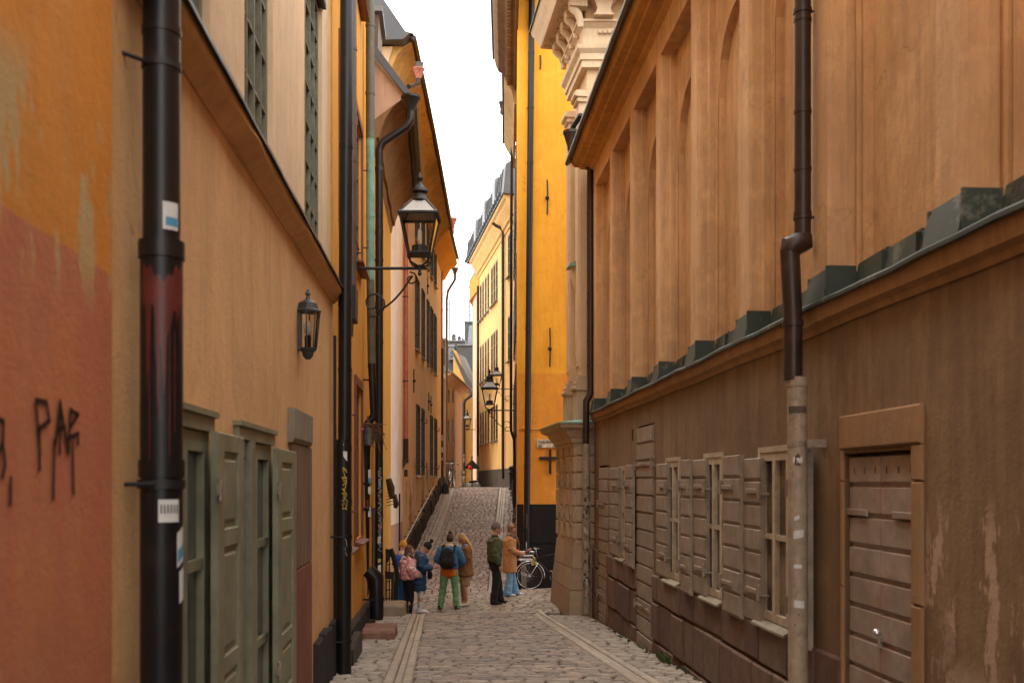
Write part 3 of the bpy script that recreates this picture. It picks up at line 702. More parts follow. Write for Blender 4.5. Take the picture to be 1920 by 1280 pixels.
g=MB(); g.tube([(xat(700,D-.6),D-.6,zat(950,D)),(xat(700.5,D-.6),D-.6,-1)],.03,8); part('conduit',g,M['brownpipe2'],LC,autosm=50)
# ================================================================== LEFT: low house with a deep cove
B=thing('low_yellow_house','low yellow house with a deep brown coved eave beyond the scribbled black pipe','building',base(FL,22))
mb=MB(); wallgrid(mb,FL,18.55,25.1,-1.8,8.1,0,[]); shell(mb,FL,18.55,25.1,-1.8,8.1,0); part('wall',mb,M['yellow_left'],B)
prof=[(-.02,7.75),(.03,7.85),(.05,8.0),(.10,8.0),(.13,8.12),(.22,8.34),(.36,8.56),(.52,8.70),(.58,8.71),(.60,8.80),(-.02,8.80)]
mb=MB(); mb.sweep(FL,prof,18.55,25.0,20,do=lambda t,j:.01*math.sin(t*4+j)); part('cornice',mb,M['cove_brown'],B,autosm=35)
mb=MB(); mb.prism(Frame(-1.24,-.0723,1),[(18.52,8.2),(18.56,8.2),(18.56,8.3),(18.52,8.3)],-.1,.0)
w=FL.w
mb.v+= [tuple(w(18.54,o,z)) for o,z in ((-.4,8.0),(.52,8.71),(.56,8.8),(-.1,9.55),(-.4,9.9))]; n=len(mb.v); mb.f.append((n-5,n-4,n-3,n-2,n-1)); part('gable_end',mb,M['pinkish'],B)
mb=MB(); mb.sweep(FL,[(.56,8.80),(.72,8.72),(.74,8.76),(.60,8.92),(-.55,10.45),(-.75,10.45)],18.42,25.05,10); part('roof',mb,M['slate'],B)
g=MB(); g.sweep(FL,[(.66,8.62),(.72,8.58),(.80,8.62),(.83,8.72),(.80,8.73),(.72,8.63),(.66,8.68)],18.3,25.1,6); part('gutter',g,M['black'],B)
g=MB(); 
for zz,oo in ((.0,.04),): g.box(FL,20.2,20.3,0,.06,-1.2,1.9)
part('meter_pipe',g,M['beigepipe'],B)
# doorway rail at its foot
# ================================================================== LEFT: tall tan building up the hill
C=thing('tall_tan_building','tall tan plaster building up the hill, with rows of dark windows and a pink downpipe','building',base(FC,33))
def rowC(pxs,z0,z1): return [(FC.hit(a),FC.hit(c_),z0,z1,.12) for a,c_ in pxs]
c5=[(778,784),(790,794.3),(800,803),(806.4,810),(813,816.6)]
c4=[(780,785),(790,793.6),(806,809.6),(814,817.6)]
hs=rowC(c4,1.82,4.03)+rowC(c5,5.84,8.08)+rowC(c5,9.3,11.0)
mb=MB(); wallgrid(mb,FC,27.8,43.3,-2.2,12.4,0,hs); shell(mb,FC,25.15,43.3,-2.2,12.0,0,7); part('wall',mb,M['tan_mid'],C)
for i,h in enumerate(hs): 
    w_=window(C,FC,h[0]+.005,h[1]-.005,h[2]+.003,h[3]-.005,.005,M['winframe_dk'],2,4,.06,.03,sill=M['beigepipe'],sillo=.06)
    g=MB(); g.box(FC,h[0]-.02,h[0],-.01,.04,h[2],h[3]+.06); g.box(FC,h[1],h[1]+.04,-.01,.05,h[2],h[3]+.06); g.box(FC,h[0],h[1],-.01,.055,h[3],h[3]+.06); part('casing',g,M['winframe_dk'],w_)
    if i<4:
        for z in (h[2]+.3,h[3]-.4):
            g=MB(); g.tube([FC.w(h[1]+.12,0,z),FC.w(h[1]+.12,.11,z),FC.w(h[1]+.12,.11,z+.15)],.014,5); part('hook',g,M['black'],w_)
mb=MB(); mb.box(FC,25.2,27.8,-.3,.03,.5,12.3); part('corner_pilaster',mb,M['white_strip'],C)
mb=MB(); mb.box(FC,25.2,27.8,-.3,.028,-2.2,.5); part('pilaster_base',mb,M['pinkish'],C)
def dzc(t): return 12.45-(t-25)*.062+.10*math.sin((t-25)*.32)
prof=[(-.02,-.95),(.04,-.95),(.06,-.82),(.12,-.8),(.16,-.6),(.28,-.32),(.46,-.12),(.62,-.06),(.64,.02),(-.02,.06)]
mb=MB(); mb.sweep(FC,prof,24.6,38.6,30,dz=dzc,do=lambda t,j:.015*math.sin(t*2.3+j)); part('cornice',mb,M['cove_ochre'],C,autosm=35)
mb=MB(); mb.sweep(FC,[(-.02,-.8),(.04,-.75),(.3,-.3),(.55,-.12),(.6,0),(-.02,.04)],38.6,44.2,12,dz=lambda t:dzc(38.6)-.1-(t-38.6)*.02); part('far_cornice',mb,M['orange_mid'],C,autosm=35)
g=MB(); g.sweep(FC,[(.60,.0),(.70,-.06),(.76,.0),(.74,.06),(.60,.05)],24.4,38.8,30,dz=dzc); part('gutter',g,M['brownpipe'],C)
g=MB(); g.sweep(FC,[(.7,.06),(.5,.12),(-1.2,2.6),(-3,2.9),(-3,.0)],24.3,44,20,dz=lambda t:dzc(min(t,41))); part('roof',g,M['slate'],C)
# hipped near end of the roof with its cream moulding
g=MB(); w=FC.w
g.hexa([w(24.2,-3,12.3),w(24.2,.45,12.35),w(24.6,.45,12.35),w(24.6,-3,12.3),w(24.2,-3,12.52),w(24.2,.62,12.50),w(24.6,.62,12.5),w(24.6,-3,12.52)]); part('eave_board',g,M['slate'],C)
g=MB(); g.hexa([w(24.3,-3,12.5),w(24.3,.45,12.5),w(24.9,.4,12.5),w(24.9,-3,12.5),w(25.2,-3,15.6),w(25.2,-1.55,15.5),w(25.6,-1.6,15.5),w(25.6,-3,15.6)]); part('hip_roof',g,M['slate'],C)
g=MB(); g.hexa([w(24.6,-3,11.8),w(24.6,.0,11.8),w(25.2,.0,11.8),w(25.2,-3,11.8),w(24.5,-3,12.3),w(24.5,.16,12.3),w(25.2,.16,12.3),w(25.2,-3,12.3)])
g.box(FC,24.55,25.2,-3,.06,11.55,11.7); part('end_moulding',g,M['cream'],C)
g=MB(); g.box(FC,24.9,25.3,-3,-.02,-2,11.6); part('end_wall',g,M['tan_mid'],C)
# pink downpipe
c=FC.w(28.1,.14,0); D=c.y; X=xat(761,D)
p=pipe(C,[(X,D,zat(825,D)),(X,D,zat(430,D)),(X,D,11.5)],.065,M['pinkpipe'],[(0,.1),(0,.45),(0,.8)],FC,[(0,.28),(0,.68)],label='salmon pink downpipe, dark brown at its foot',brmat=M['brownpipe'])
g=MB(); g.tube([(X,D,zat(822,D)),(X,D,zat(852,D)),(X,D,zat(868,D))],.075,12); g.tube([(X,D,zat(862,D)),(xat(752,D),D-.1,zat(878,D))],.06,10); g.tube([(X,D,zat(880,D)),(X,D,zat(893,D))],.05,10); part('pipe_foot',g,M['brownpipe'],p,autosm=50)
g=MB(); g.tube([(xat(746,27),27-.02,zat(925,27)),(xat(746,27),26.98,-1.5)],.07,12); g.box(FC,26.9,27.1,.02,.06,-.05,0); part('downpipe',g,M['blackpipe'],C,label='short black pipe at the foot of the white pilaster',autosm=50)
D=24.2
q=pipe(C,[(xat(785,D),D,zat(142,D)),(xat(784.5,D),D,zat(158,D)),(xat(771,D),D-.6,zat(181,D))],.055,M['brownpipe'],label='short brown spout with a salmon hopper at the near eave corner')
hopper(q,(xat(785,D),D,zat(148,D)),.145,.07,.25,M['pinkpipe']); hopper(q,(xat(786,D),D+.05,zat(129,D)),.10,.08,.16,M['slate'],name='gutter_end')
# pair of pipes at the far corner
D=42.6; 
p=pipe(C,[(xat(849,D),D,zat(424,D)),(xat(849,D),D,zat(436,D)),(xat(830,D),D,zat(456,D)),(xat(828,D),D,zat(470,D)),(xat(828,D),D,zat(655,D))],.06,M['pinkpipe'],[(3,.2),(3,.6)],label='salmon downpipe at the far corner')
hopper(p,(xat(849,D),D,zat(426,D)),.18,.07,.38,M['pinkpipe']); g=MB(); g.tube([(xat(828,D),D,zat(653,D)),(xat(828,D),D,1.35)],.085,10); part('pipe_foot',g,M['brownpipe'],p,autosm=50)
for (z,h) in ((815,.5),(838,.45),(858,.2)): decal(p,(xat(828,D),D),.087,math.atan2(-D,2.9)+.3,zat(z,D)-h*.5,zat(z,D),.9,M['chalk'])
D=44.6
p=pipe(C,[(xat(853,D),D,zat(512,D)),(xat(853,D),D,zat(524,D)),(xat(840,D),D,zat(545,D)),(xat(837.5,D),D,zat(562,D)),(xat(836.5,D),D,1.3)],.06,M['brownpipe2'],[(3,.3),(3,.6)],label='weathered brown downpipe at the far corner')
hopper(p,(xat(853,D),D,zat(514,D)),.17,.07,.28,M['brownpipe2'])
g=MB(); g.tube([(xat(851,D),D,zat(514,D)),(xat(846,D),D,zat(490,D)),(xat(846,D),D,zat(476,D))],.03,6); part('gutter_spout',g,M['black'],p)
# wall anchors
for (px,y0,y1) in ((776,692,736),(804,735,770),(808,742,775),(785,560,0),(802,520,552)):
    if not y1: continue
    s=FC.hit(px,.03); D=FC.w(s,0,0).y; g=MB(); g.tube([FC.w(s,.03,zat(y0,D)),FC.w(s,.03,zat(y1,D))],.018,6); g.ball(FC.w(s,.04,zat((y0+y1)/2,D)),.05); part('wall_anchor',g,M['black'],C)
# rough rubble plinth and handrail
g=MB(); s=25.2
def slb(g,fr,a,c,o1,f0,f1):      # a block whose bed and top follow the slope of the street
    w=fr.w; za,zc=lowz(fr,a),lowz(fr,c)
    g.hexa([w(a,-.05,za+f0),w(c,-.05,zc+f0),w(c,o1+.03,zc+f0),w(a,o1+.03,za+f0),w(a,-.05,za+f1),w(c,-.05,zc+f1),w(c,o1-.02,zc+f1),w(a,o1-.02,za+f1)])
while s<43:
    L=random.uniform(.5,1.1); q=random.uniform(0,.05)
    slb(g,FC,s,s+L-.02,.12+q,-.6,.26); slb(g,FC,s+.1,s+L+.07,.08+q,.27,.50+random.uniform(-.05,.08)); s+=L
part('plinth',g,M['darkplinth'],C)
def railz(t): return ground(FC.w(t,.2,0).x,FC.w(t,.2,0).y)+.95
g=MB(); g.tube([FC.w(t,.17,railz(t)) for t in [27.2+.5*i for i in range(20)]],.024,7)
p=part('handrail',g,M['zinc'],C,autosm=50)
for i in range(10):
    t=27.4+i; g=MB(); g.tube([FC.w(t,.0,railz(t)-.12),FC.w(t,.15,railz(t)-.12),FC.w(t,.17,railz(t))],.014,5); part('rail_bracket',g,M['black'],p)
# dormer cheek seen above the low house
g=MB(); w=FL.w; g.hexa([w(19.5,-.35,9.7),w(19.5,.0,9.6),w(20.6,.0,9.6),w(20.6,-.35,9.7),w(19.5,-.5,10.75),w(19.5,.05,10.75),w(20.6,.05,10.75),w(20.6,-.5,10.75)])
p=part('dormer',g,M['brownpipe2'],B); g=MB(); g.box(FL,19.4,20.7,-.6,.12,10.75,10.85); part('dormer_roof',g,M['slate_lt'],p)
# ================================================================== RIGHT: the long ochre building
RB=thing('long_ochre_building','long ochre building on the right with umber ground floor and green copper ledge','building',base(FR,10))
def hR(px,o=0): return FR.hit(px,o)
FAR=19.35
UP=.05; REC=-.15
d1=(hR(1142),hR(1125)); d2=(hR(1227),hR(1197)); d3=(hR(1707,.022),hR(1592,-.03))
W=[(hR(1110),hR(1097)),(hR(1172),hR(1160)),(hR(1275),hR(1252)),(hR(1355),hR(1324)),(hR(1482),hR(1428))]
zb,zt=.38,1.86
holes=[(a,c,zb,zt,.14) for a,c in W]+[(d1[0],d1[1],-1.3,1.90,.12),(d2[0],d2[1],-1.3,2.22+.2,.12),(d3[0],d3[1],-1,1.80,.12)]
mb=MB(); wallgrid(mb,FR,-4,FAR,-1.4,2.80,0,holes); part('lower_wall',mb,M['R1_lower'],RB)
mb=MB(); mb.sweep(FR,[(-.05,2.73),(.015,2.73),(.03,2.77),(.07,2.80),(.085,2.915),(-.05,2.92)],-4,FAR,40,dz=lambda t:.006*math.sin(t*2.1)); part('ledge_moulding',mb,M['R1_ledge'],RB)
mb=MB(); mb.sweep(FR,[(.09,2.915),(.112,2.895),(.118,2.90),(.118,2.925),(.10,2.94),(-.28,2.97),(-.28,2.93)],-4,FAR+.1,60,dz=lambda t:.006*math.sin(t*2.7)+.004*math.sin(t*9)); part('copper_ledge',mb,M['copper'],RB)
# piers, recesses, arches
T0=hR(1810,UP); P=1.918; PW=.36
piers=[]; s=T0-3*P
while s<FAR: piers.append(s); s+=P
RS=3.05
mb=MB(); 
for s in piers:
    e=min(s+PW,FAR); f=MB()
    prof=[(REC-.01,0),(REC+.07,0),(REC+.085,.02),(UP-.03,.03),(UP,.045),(UP,.37),(UP-.02,.39),(REC+.085,.395),(REC+.07,.41),(REC-.01,.41)]
    pts=[(FR.w(s+q*(e-s)/.41,o,0)) for o,q in prof]; mb.vprism([(p.x,p.y) for p in pts],RS,7.2)
part('pilaster',mb,M['R1_upper'],RB)
rec=MB(); ar=MB()
for s in [piers[0]-P]+piers:
    a=s+PW; c=min(s+P,FAR)
    if c-a<.3: continue
    m=(a+c)/2; hw=(c-a)/2-.10; sp=5.85; ri=.74; bt=3.1; n=14
    rec.box(FR,a,m-hw,REC-.01,REC,RS,7.2); rec.box(FR,m+hw,c,REC-.01,REC,RS,7.2)
    for i in range(n):
        u0=-1+2*i/n; u1=-1+2*(i+1)/n; z0=sp+ri*math.sqrt(max(0,1-u0*u0)); z1=sp+ri*math.sqrt(max(0,1-u1*u1)); w=FR.w
        rec.quad(w(m+u0*hw,REC,z0),w(m+u1*hw,REC,z1),w(m+u1*hw,REC,7.2),w(m+u0*hw,REC,7.2))
        rec.quad(w(m+u0*hw,REC,z0),w(m+u1*hw,REC,z1),w(m+u1*hw,REC-.09,z1),w(m+u0*hw,REC-.09,z0))
    rec.quad(w(m-hw,REC,RS),w(m-hw,REC-.09,RS),w(m-hw,REC-.09,sp),w(m-hw,REC,sp)); rec.quad(w(m+hw,REC,RS),w(m+hw,REC-.09,RS),w(m+hw,REC-.09,sp),w(m+hw,REC,sp))
    rec.quad(w(a,REC-.09,RS),w(c,REC-.09,RS),w(c,REC-.09,7.2),w(a,REC-.09,7.2))
    for q in (m-hw-.045,m+hw+.03): rec.sweep(FR,[(REC-.01,RS),(REC+.022,RS),(REC+.022,6.6),(REC-.01,6.6)],q,q+.018)
part('recessed_bay',rec,M['R1_upper'],RB)
mb=MB(); mb.box(FR,-4,FAR,UP-.5,UP,7.2,7.9); shell(mb,FR,-4,FAR,-1.4,7.85,-.4,6); part('frieze',mb,M['R1_upper'],RB)
mb=MB(); mb.sweep(FR,[(-.12,7.46),(-.02,7.46),(.0,7.50),(.03,7.50),(.05,7.56),(.12,7.60),(.13,7.63),(.28,7.64),(.30,7.67),(.40,7.68),(.44,7.74),(.47,7.80),(-.12,7.84)],-4,FAR,60,dz=lambda t:.008*math.sin(t*1.7)); part('cornice',mb,M['R1_cornice'],RB,autosm=25)
mb=MB(); mb.sweep(FR,[(.44,7.80),(.52,7.74),(.56,7.77),(.555,7.83),(.52,7.80),(.47,7.86),(-2.5,9.3),(-2.5,7.9)],-4,FAR+.12,80,dz=lambda t:.006*math.sin(t*3.7)+.004*math.sin(t*11)); part('roof',mb,M['slate'],RB)
# copper upstands folded round each pier
cu=MB()
def upst(a,c,o,h0,h1): 
    w=FR.w; cu.hexa([w(a,o-.02,2.93),w(c,o-.02,2.93),w(c,o+.06,2.93),w(a,o+.06,2.93),w(a,o-.02,2.93+h0),w(c,o-.02,2.93+h1),w(c,o+.012,2.93+h1),w(a,o+.012,2.93+h0)])
for s in piers:
    e=min(s+PW,FAR)
    upst(s-.03,e+.02,UP,.235,.225); cu.hexa([FR.w(s-.055,REC-.02,2.93),FR.w(s-.005,REC-.02,2.93),FR.w(s-.005,UP+.03,2.93),FR.w(s-.055,UP+.03,2.93),FR.w(s-.035,REC-.02,3.16),FR.w(s-.005,REC-.02,3.16),FR.w(s-.005,UP+.01,3.16),FR.w(s-.035,UP+.01,3.16)])
    cu.box(FR,e,e+.03,REC-.02,UP+.02,2.93,3.155)
    q=e+.03; w_=s+P-.05
    for i in range(3):
        a=q+(w_-q)*i/3; c=q+(w_-q)*(i+1)/3
        if a<FAR: upst(a,min(c-.006,FAR),REC,.265,.25); cu.box(FR,a-.008,a+.006,REC,REC+.05,2.93,3.17)
    cu.box(FR,s-.06,s-.05+.012,UP-.2,UP+.045,2.93,3.17)
part('copper_flashing',cu,M['copper'],RB)
# stone base course
g=MB(); s=-1.0; openings=[(d1[0],d1[1]),(d2[0],d2[1]),(d3[0],d3[1])]
for (z0,z1,off) in ((-.02,.335,.0),(-.55,-.035,.35),(-1.4,-.565,.1)):
    s=-1+off
    while s<FAR:
        L=random.uniform(.42,.85); e=min(s+L,FAR)
        segs=[(s,e)]
        for (a,c) in openings:
            n_=[]
            for (x,y) in segs:
                if y<=a or x>=c: n_.append((x,y)); continue
                if x<a-.06: n_.append((x,a-.012))
                if y>c+.06: n_.append((c+.012,y))
            segs=n_
        dz1=random.uniform(-.012,.0); 
        for (x,y) in segs: g.cbox(FR,x,y-.012,-.08,.045+random.uniform(-.012,.02),z0+random.uniform(0,.02),z1+dz1,.018)
        s=e
part('base_course',g,M['plinth_stone'],RB)
def boards(root,fr,s0,s1,z0,z1,o,mat,n,th=.05,name='shutter',hz=(.82,.17),hs=(0,1),cols=1,label=None,pitch=None,bev=.016):
    mb=MB(); hgt=(z1-z0)/n; g_=.02
    for q in range(cols):
        a=s0+(s1-s0)*q/cols+(.012 if q else 0); c=s0+(s1-s0)*(q+1)/cols
        pr=[(o-.02,z0)]
        for i in range(n):
            b0=z0+hgt*i; b1=b0+hgt; j=random.uniform(-.003,.003)
            pr+= [(o+th*.45,b0+.002),(o+th*.45,b0+g_*.6),(o+th+j,b0+g_*1.7),(o+th+j,b1-g_*.55),(o+th*.45,b1-.004)]
        pr+=[(o-.02,z1)]; mb.sweep(fr,pr,a,c,1)
    p=part(name,mb,mat,root,label=label)
    for k in hz:
        z=z0+(z1-z0)*k
        for e in hs:
            g=MB(); a,c=(s0-.05,s0+(s1-s0)*.62/cols) if e==0 else (s1-(s1-s0)*.62/cols,s1+.05)
            g.cbox(fr,a,c,o+th+.002,o+th+.018,z-.022,z+.022,.004); q=a+.02 if e==0 else c-.02
            g.tube([fr.w(q,o+th+.02,z-.07),fr.w(q,o+th+.02,z+.07)],.02,8); g.tube([fr.w(q,-.02,z-.03),fr.w(q,o+th+.02,z-.03)],.014,6)
            part('hinge',g,M['hinge'],p,autosm=40)
    return p
def win_r(a,c,o=-.06,nz=2,warm=False):
    return window(RB,FR,a+.004,c-.004,zb+.004,zt-.004,o,M['winframe'],2,nz,.07,.045,glass='glass_warm' if warm else 'glass',sill=M['greystone'],sillo=.03,d=.05)
for i,(a,c) in enumerate(W): win_r(a,c,.012 if i>1 else 0,2,i==4)
for (a,c) in W[2:]:
    g=MB(); g.box(FR,a-.045,a,-.02,.02,zb,zt+.05); g.box(FR,c,c+.045,-.02,.02,zb,zt+.05); g.box(FR,a,c,-.02,.02,zt,zt+.05); part('window_casing',g,M['winframe'],RB)
sh=[(1087,1096,.05,.36,1.86),(1143,1159,.02,.36,1.84),(1173,1184.5,.06,.30,1.86),(1231,1250,.02,.36,1.84),(1277,1292,.06,.30,1.86),(1294,1322,.02,.34,1.85),(1356,1386,.06,.30,1.86),(1388,1425,.02,.31,1.82),(1485,1513,.05,.30,1.86)]
for (p0,p1,o,z0,z1) in sh:
    a,c=sorted((hR(p0,o+.03),hR(p1,o+.03))); far_h=o<.045
    boards(RB,FR,a,c,z0,z1,o,M['shutter_b'],7,.035,hz=(.80,.2),hs=(0,) if far_h else (1,))
boards(RB,FR,d1[0]+.01,d1[1]-.01,-1.05,1.86,-.02,M['shutter_b'],13,.045,name='plank_door',hz=(.77,.2),hs=(1,))
boards(RB,FR,d2[0]+.01,d2[1]-.01,-.86,2.40,-.02,M['shutter_b'],13,.05,name='plank_door',hz=(.83,.2),hs=(0,1))
boards(RB,FR,d3[0]+.01,d3[1]-.01,-.75,1.78,-.075,M['doorpaint'],12,.045,name='plank_door',hz=(.845,),hs=(0,1),cols=2,label='double leaf plank door with chipped reddish paint')
dd=[o for o in RB.children if o.name.startswith('plank_door')][-1]
g=MB(); q=(d3[0]+d3[1])/2
for k in range(6): 
    s_=d3[0]+.1+(d3[1]-d3[0]-.2)*k/5; g.box(FR,s_-.007,s_+.007,-.03,-.0285,1.655,1.70)
part('vent_hole',g,M['ink'],dd)
g=MB(); g.ball(FR.w(q,.0,.60),.03); g.box(FR,q-.02,q+.02,-.03,-.015,.5,.6); part('door_knob',g,M['chrome'],dd,autosm=60)
# stone frame of the double door
fa,fb=hR(1727,.02),hR(1575,.02)
g=MB(); g.cbox(FR,fa,fb,-.05,.03,1.83,2.07,.012)
part('lintel',g,M['doorstone'],RB)
for (a,c) in ((fa,d3[0]),(d3[1],fb)):
    g=MB()
    for (z0,z1) in ((-.3,.85),(.86,1.60),(1.61,1.825)): g.cbox(FR,a,c,-.10,.022,z0,z1,.008)
    part('door_jamb',g,M['doorstone'],RB)
g=MB(); 
for i in range(4): z=2.25+i*.045; s_=hR(1186,.0); g.box(FR,s_-.07,s_+.05,.0,.012,z,z+.02)
part('vent_grille',g,M['ink'],RB)
# big pipe
def jog(c,D,pts,r,mat,**k): return pipe(RB,[(xat(px,D),D,zat(py,D)) for px,py in pts],r,mat,**k)
D=FR.w(hR(1496,.17),.17,0).y; r=.0385*D/D*2.1
rb=37*D/F/2
p=jog(RB,D,[(1495,708),(1497,1500)],rb,M['beigepipe'],joints=[(0,.01)],label='beige downpipe with torn stickers and rust chips')
g=MB(); g.tube([(xat(1487,D),D,zat(712,D)),(xat(1487,D),D,zat(600,D)),(xat(1481,D),D,zat(470,D))],[rb*.95,rb*.95,rb*1.0],14); g.tube([(xat(1487,D),D,zat(612,D)),(xat(1487,D),D,zat(600,D))],rb*1.07,14)
g.tube([(xat(1481,D),D,zat(474,D)),(xat(1484,D),D,zat(462,D)),(xat(1504,D),D,zat(452,D)),(xat(1505,D),D,zat(440,D))],[rb*1.05,rb*1.15,rb*1.1,rb*.95],14)
g.tube([(xat(1505,D),D,zat(445,D)),(xat(1505,D),D,9)],rb*.84,14)
for y in (318,210,20,38,400,-100): g.tube([(xat(1505,D),D,zat(y+3,D)),(xat(1505,D),D,zat(y-3,D))],rb*.91,14)
part('upper_pipe',g,M['brownpipe'],p,autosm=45)
for y in (22,408):
    g=MB(); z=zat(y,D); x=xat(1505,D); g.tube([(x+rb*.7,D,z),(x+rb+.05,D-.02,z),(x+rb+.06,D-.02,z+.03),(x+rb+.16,D-.06,z+.03)],.009,6); g.tube([(x,D,z-.015),(x,D,z+.015)],rb*.95,14); part('bracket',g,M['brownpipe'],p,autosm=45)
g=MB(); z=zat(832,D); x=xat(1495,D); g.tube([(x,D,z-.02),(x,D,z+.02)],rb*1.06,14); g.box(FR,hR(1537,.05)-.01,hR(1537,.05)+.03,0,.14,z-.03,z+.03); g.tube([(x+rb,D,z),(x+rb+.18,D-.05,z+.01)],.013,6); part('bracket',g,M['hinge'],p,autosm=45)
th=math.atan2(-D,-xat(1496,D))
for (px,y,w,h,m) in ((0,862,.9,.045,'white'),(.1,1000,1.0,.06,'white'),(0,1060,.8,.03,'white'),(.15,1130,1.0,.055,'white'),(-.1,970,.5,.03,'white')):
    decal(p,(xat(1496,D),D),rb,th+px,zat(y,D)-h/2,zat(y,D)+h/2,w,M[m],tilt=random.uniform(-.01,.02))
pipescrawl(p,(xat(1496,D),D),rb+.001,th,zat(868,D),zat(856,D),8,M['ink'],.009,.35)
decal(p,(xat(1495,D),D),rb,th,zat(775,D),zat(762,D),1.9,M['greyplinth'],'tape')
for i in range(26):
    z=zat(random.uniform(780,1270),D); decal(p,(xat(1496,D),D),rb-.0005,th+random.uniform(-1,1),z,z+random.uniform(.006,.02),random.uniform(.05,.14),M['redstone'],'rust_chip',tilt=random.uniform(-.01,.01)) if i<9 else None
# far pipe with hopper
D=19.15; rb=.066
p=jog(RB,D,[(1099,832),(1100,1150)],.075,M['beigepipe_worn'],joints=[(0,.02)],label='narrow beige downpipe scratched and covered in peeled stickers')
g=MB(); g.tube([(xat(1098.5,D),D,zat(836,D)),(xat(1099,D),D,zat(752,D)),(xat(1104,D),D,zat(744,D)),(xat(1107.5,D),D,zat(736,D)),(xat(1107.5,D),D,zat(318,D)),(xat(1100,D),D,zat(308,D)),(xat(1073,D),D-.05,zat(295,D)),(xat(1070,D),D-.05,zat(275,D))],.066,12)
for y in (400,448,550,567,640,685): g.tube([(xat(1107.5,D),D,zat(y+2,D)),(xat(1107.5,D),D,zat(y-2,D))],.075,12)
q=part('upper_pipe',g,M['brownpipe'],p,autosm=45)
hopper(p,(xat(1070,D),D-.05,zat(283,D)),.155,.065,.36,M['brownpipe'])
g=MB(); g.tube([(xat(1070,D),D-.05,zat(250,D)),(xat(1076,D),D-.1,zat(238,D)),(xat(1088,D),D-.3,zat(226,D))],.05,8); part('gutter_spout',g,M['black'],p,autosm=45)
th=math.atan2(-D,-1.4)
for i in range(46):
    y=random.uniform(925,1120); z=zat(y,D); decal(p,(xat(1099.6,D),D),.0755,th+random.uniform(-.9,.9),z,z+random.uniform(.02,.10),random.uniform(.15,.55),M[random.choice(['ink','ink','ink','redstone','chalk'])],'scraped_sticker',tilt=random.uniform(-.03,.03))
# ================================================================== RIGHT: baroque corner building
K=thing('baroque_corner_building','pale baroque corner building with rusticated base, pilasters and a heavy bracketed cornice','building',(1.3,20,-1.1))
P1=Vector((1.17,19.55)); P0=Vector((1.75,19.55)); P2=Vector((.91,21.75)); P3=Vector((4.5,22.6)); P4=Vector((6,19.55))
def inset(k):   # shrink the plan from its two visible faces
    d=(P2-P1).normalized(); n=Vector((d.y,-d.x)); n=n if n.x>0 else -n
    e=(P3-P2).normalized(); m=Vector((e.y,-e.x)); m=m if m.y<0 else -m
    a=P1+n*k+Vector((0,k)); c=P2+n*k+m*k
    # keep a on the line y=P1.y+k
    return [a,c,P3+m*k,Vector((6,22.6)),Vector((6,19.55+k)),]
def poly(k): return [(v.x,v.y) for v in inset(k)]
d=(P2-P1).normalized(); KF=Frame(0,0,1)
KF.t=Vector((d.x,d.y,0)); nn=Vector((-d.y,d.x,0)); KF.n=nn if nn.x<0 else -nn; KF.O=Vector((P1.x,P1.y,0)); KL=(P2-P1).length
KN=WFrame(P1.y,P1.x)     # the face toward the camera, s along +X
# battered stone base in big blocks
def battered(mb,z0,z1,k0,k1,cuts):
    for face in (0,1,2):
        A0=inset(k0); A1=inset(k1)
        if face==0: a0,b0=Vector((2.2,A0[0].y)),A0[0]; a1,b1=Vector((2.2,A1[0].y)),A1[0]; n=2
        elif face==1: a0,b0=A0[0],A0[1]; a1,b1=A1[0],A1[1]; n=cuts
        else: a0,b0=A0[1],A0[2]; a1,b1=A1[1],A1[2]; n=6
        for i in range(n):
            g0,g1=(i+.006)/n,(i+.994)/n
            q=[a0.lerp(b0,g0),a0.lerp(b0,g1),a1.lerp(b1,g1),a1.lerp(b1,g0)]
            cx=Vector((3.5,21)); inn=[v+(cx-v).normalized()*.3 for v in q]
            mb.hexa([(q[0].x,q[0].y,z0),(q[1].x,q[1].y,z0),(inn[1].x,inn[1].y,z0),(inn[0].x,inn[0].y,z0),(q[3].x,q[3].y,z1),(q[2].x,q[2].y,z1),(inn[2].x,inn[2].y,z1),(inn[3].x,inn[3].y,z1)])
g=MB(); zz=[-1.7,-.52,-.1,.40]; kk=[-.10,-.03,.01,.05]
for i in range(3): battered(g,zz[i]+.006,zz[i+1]-.006,kk[i],kk[i+1],(2,3,2)[i])
part('battered_base',g,M['R2_base'],K)
g=MB(); g.vprism(poly(.08),-1.5,2.35); g.vprism(poly(.07),.40,.46); part('core_wall',g,M['R2_rust'],K)
# rusticated blocks
g=MB()
for j,z in enumerate([.46+.33*i for i in range(6)]):
    for (a,c) in ((0,.30),(.62,.98),(1.30,1.62),(1.95,KL)):
        e=.03 if (j%2==0 and a>0) else 0
        g.cbox(KF,a+.1-e if a else .07,c+e-.03,-.12,-.045,z+.016,z+.318,.018)
    g.cbox(KN,.09,.75,-.12,-.045,z+.016,z+.318,.018)
part('rusticated_facing',g,M['R2_rust'],K)
for (a,c) in ((.33,.60),(1.01,1.28),(1.66,1.90)):
    g=MB(); m=(a+c)/2; hw=(c-a)/2-.02
    pl=[(a+.02,.75),(c-.02,.75),(c-.02,1.75)]+[(m+hw*math.cos(t*math.pi/8),1.75+.25*math.sin(t*math.pi/8)) for t in range(1,8)]+[(a+.02,1.75)]
    g.prism(KF,pl,-.11,-.05); g.prism(KF,[(a+.05,.5),(c-.05,.5),(c-.05,.68),(a+.05,.68)],-.11,-.07); q=part('arched_panel',g,M['R2_rust'],K)
    for z in (.85,1.5): 
        g=MB(); g.cbox(KF,a+.0,a+.07,-.05,-.015,z,z+.12,.008); part('hinge',g,M['hinge'],q)
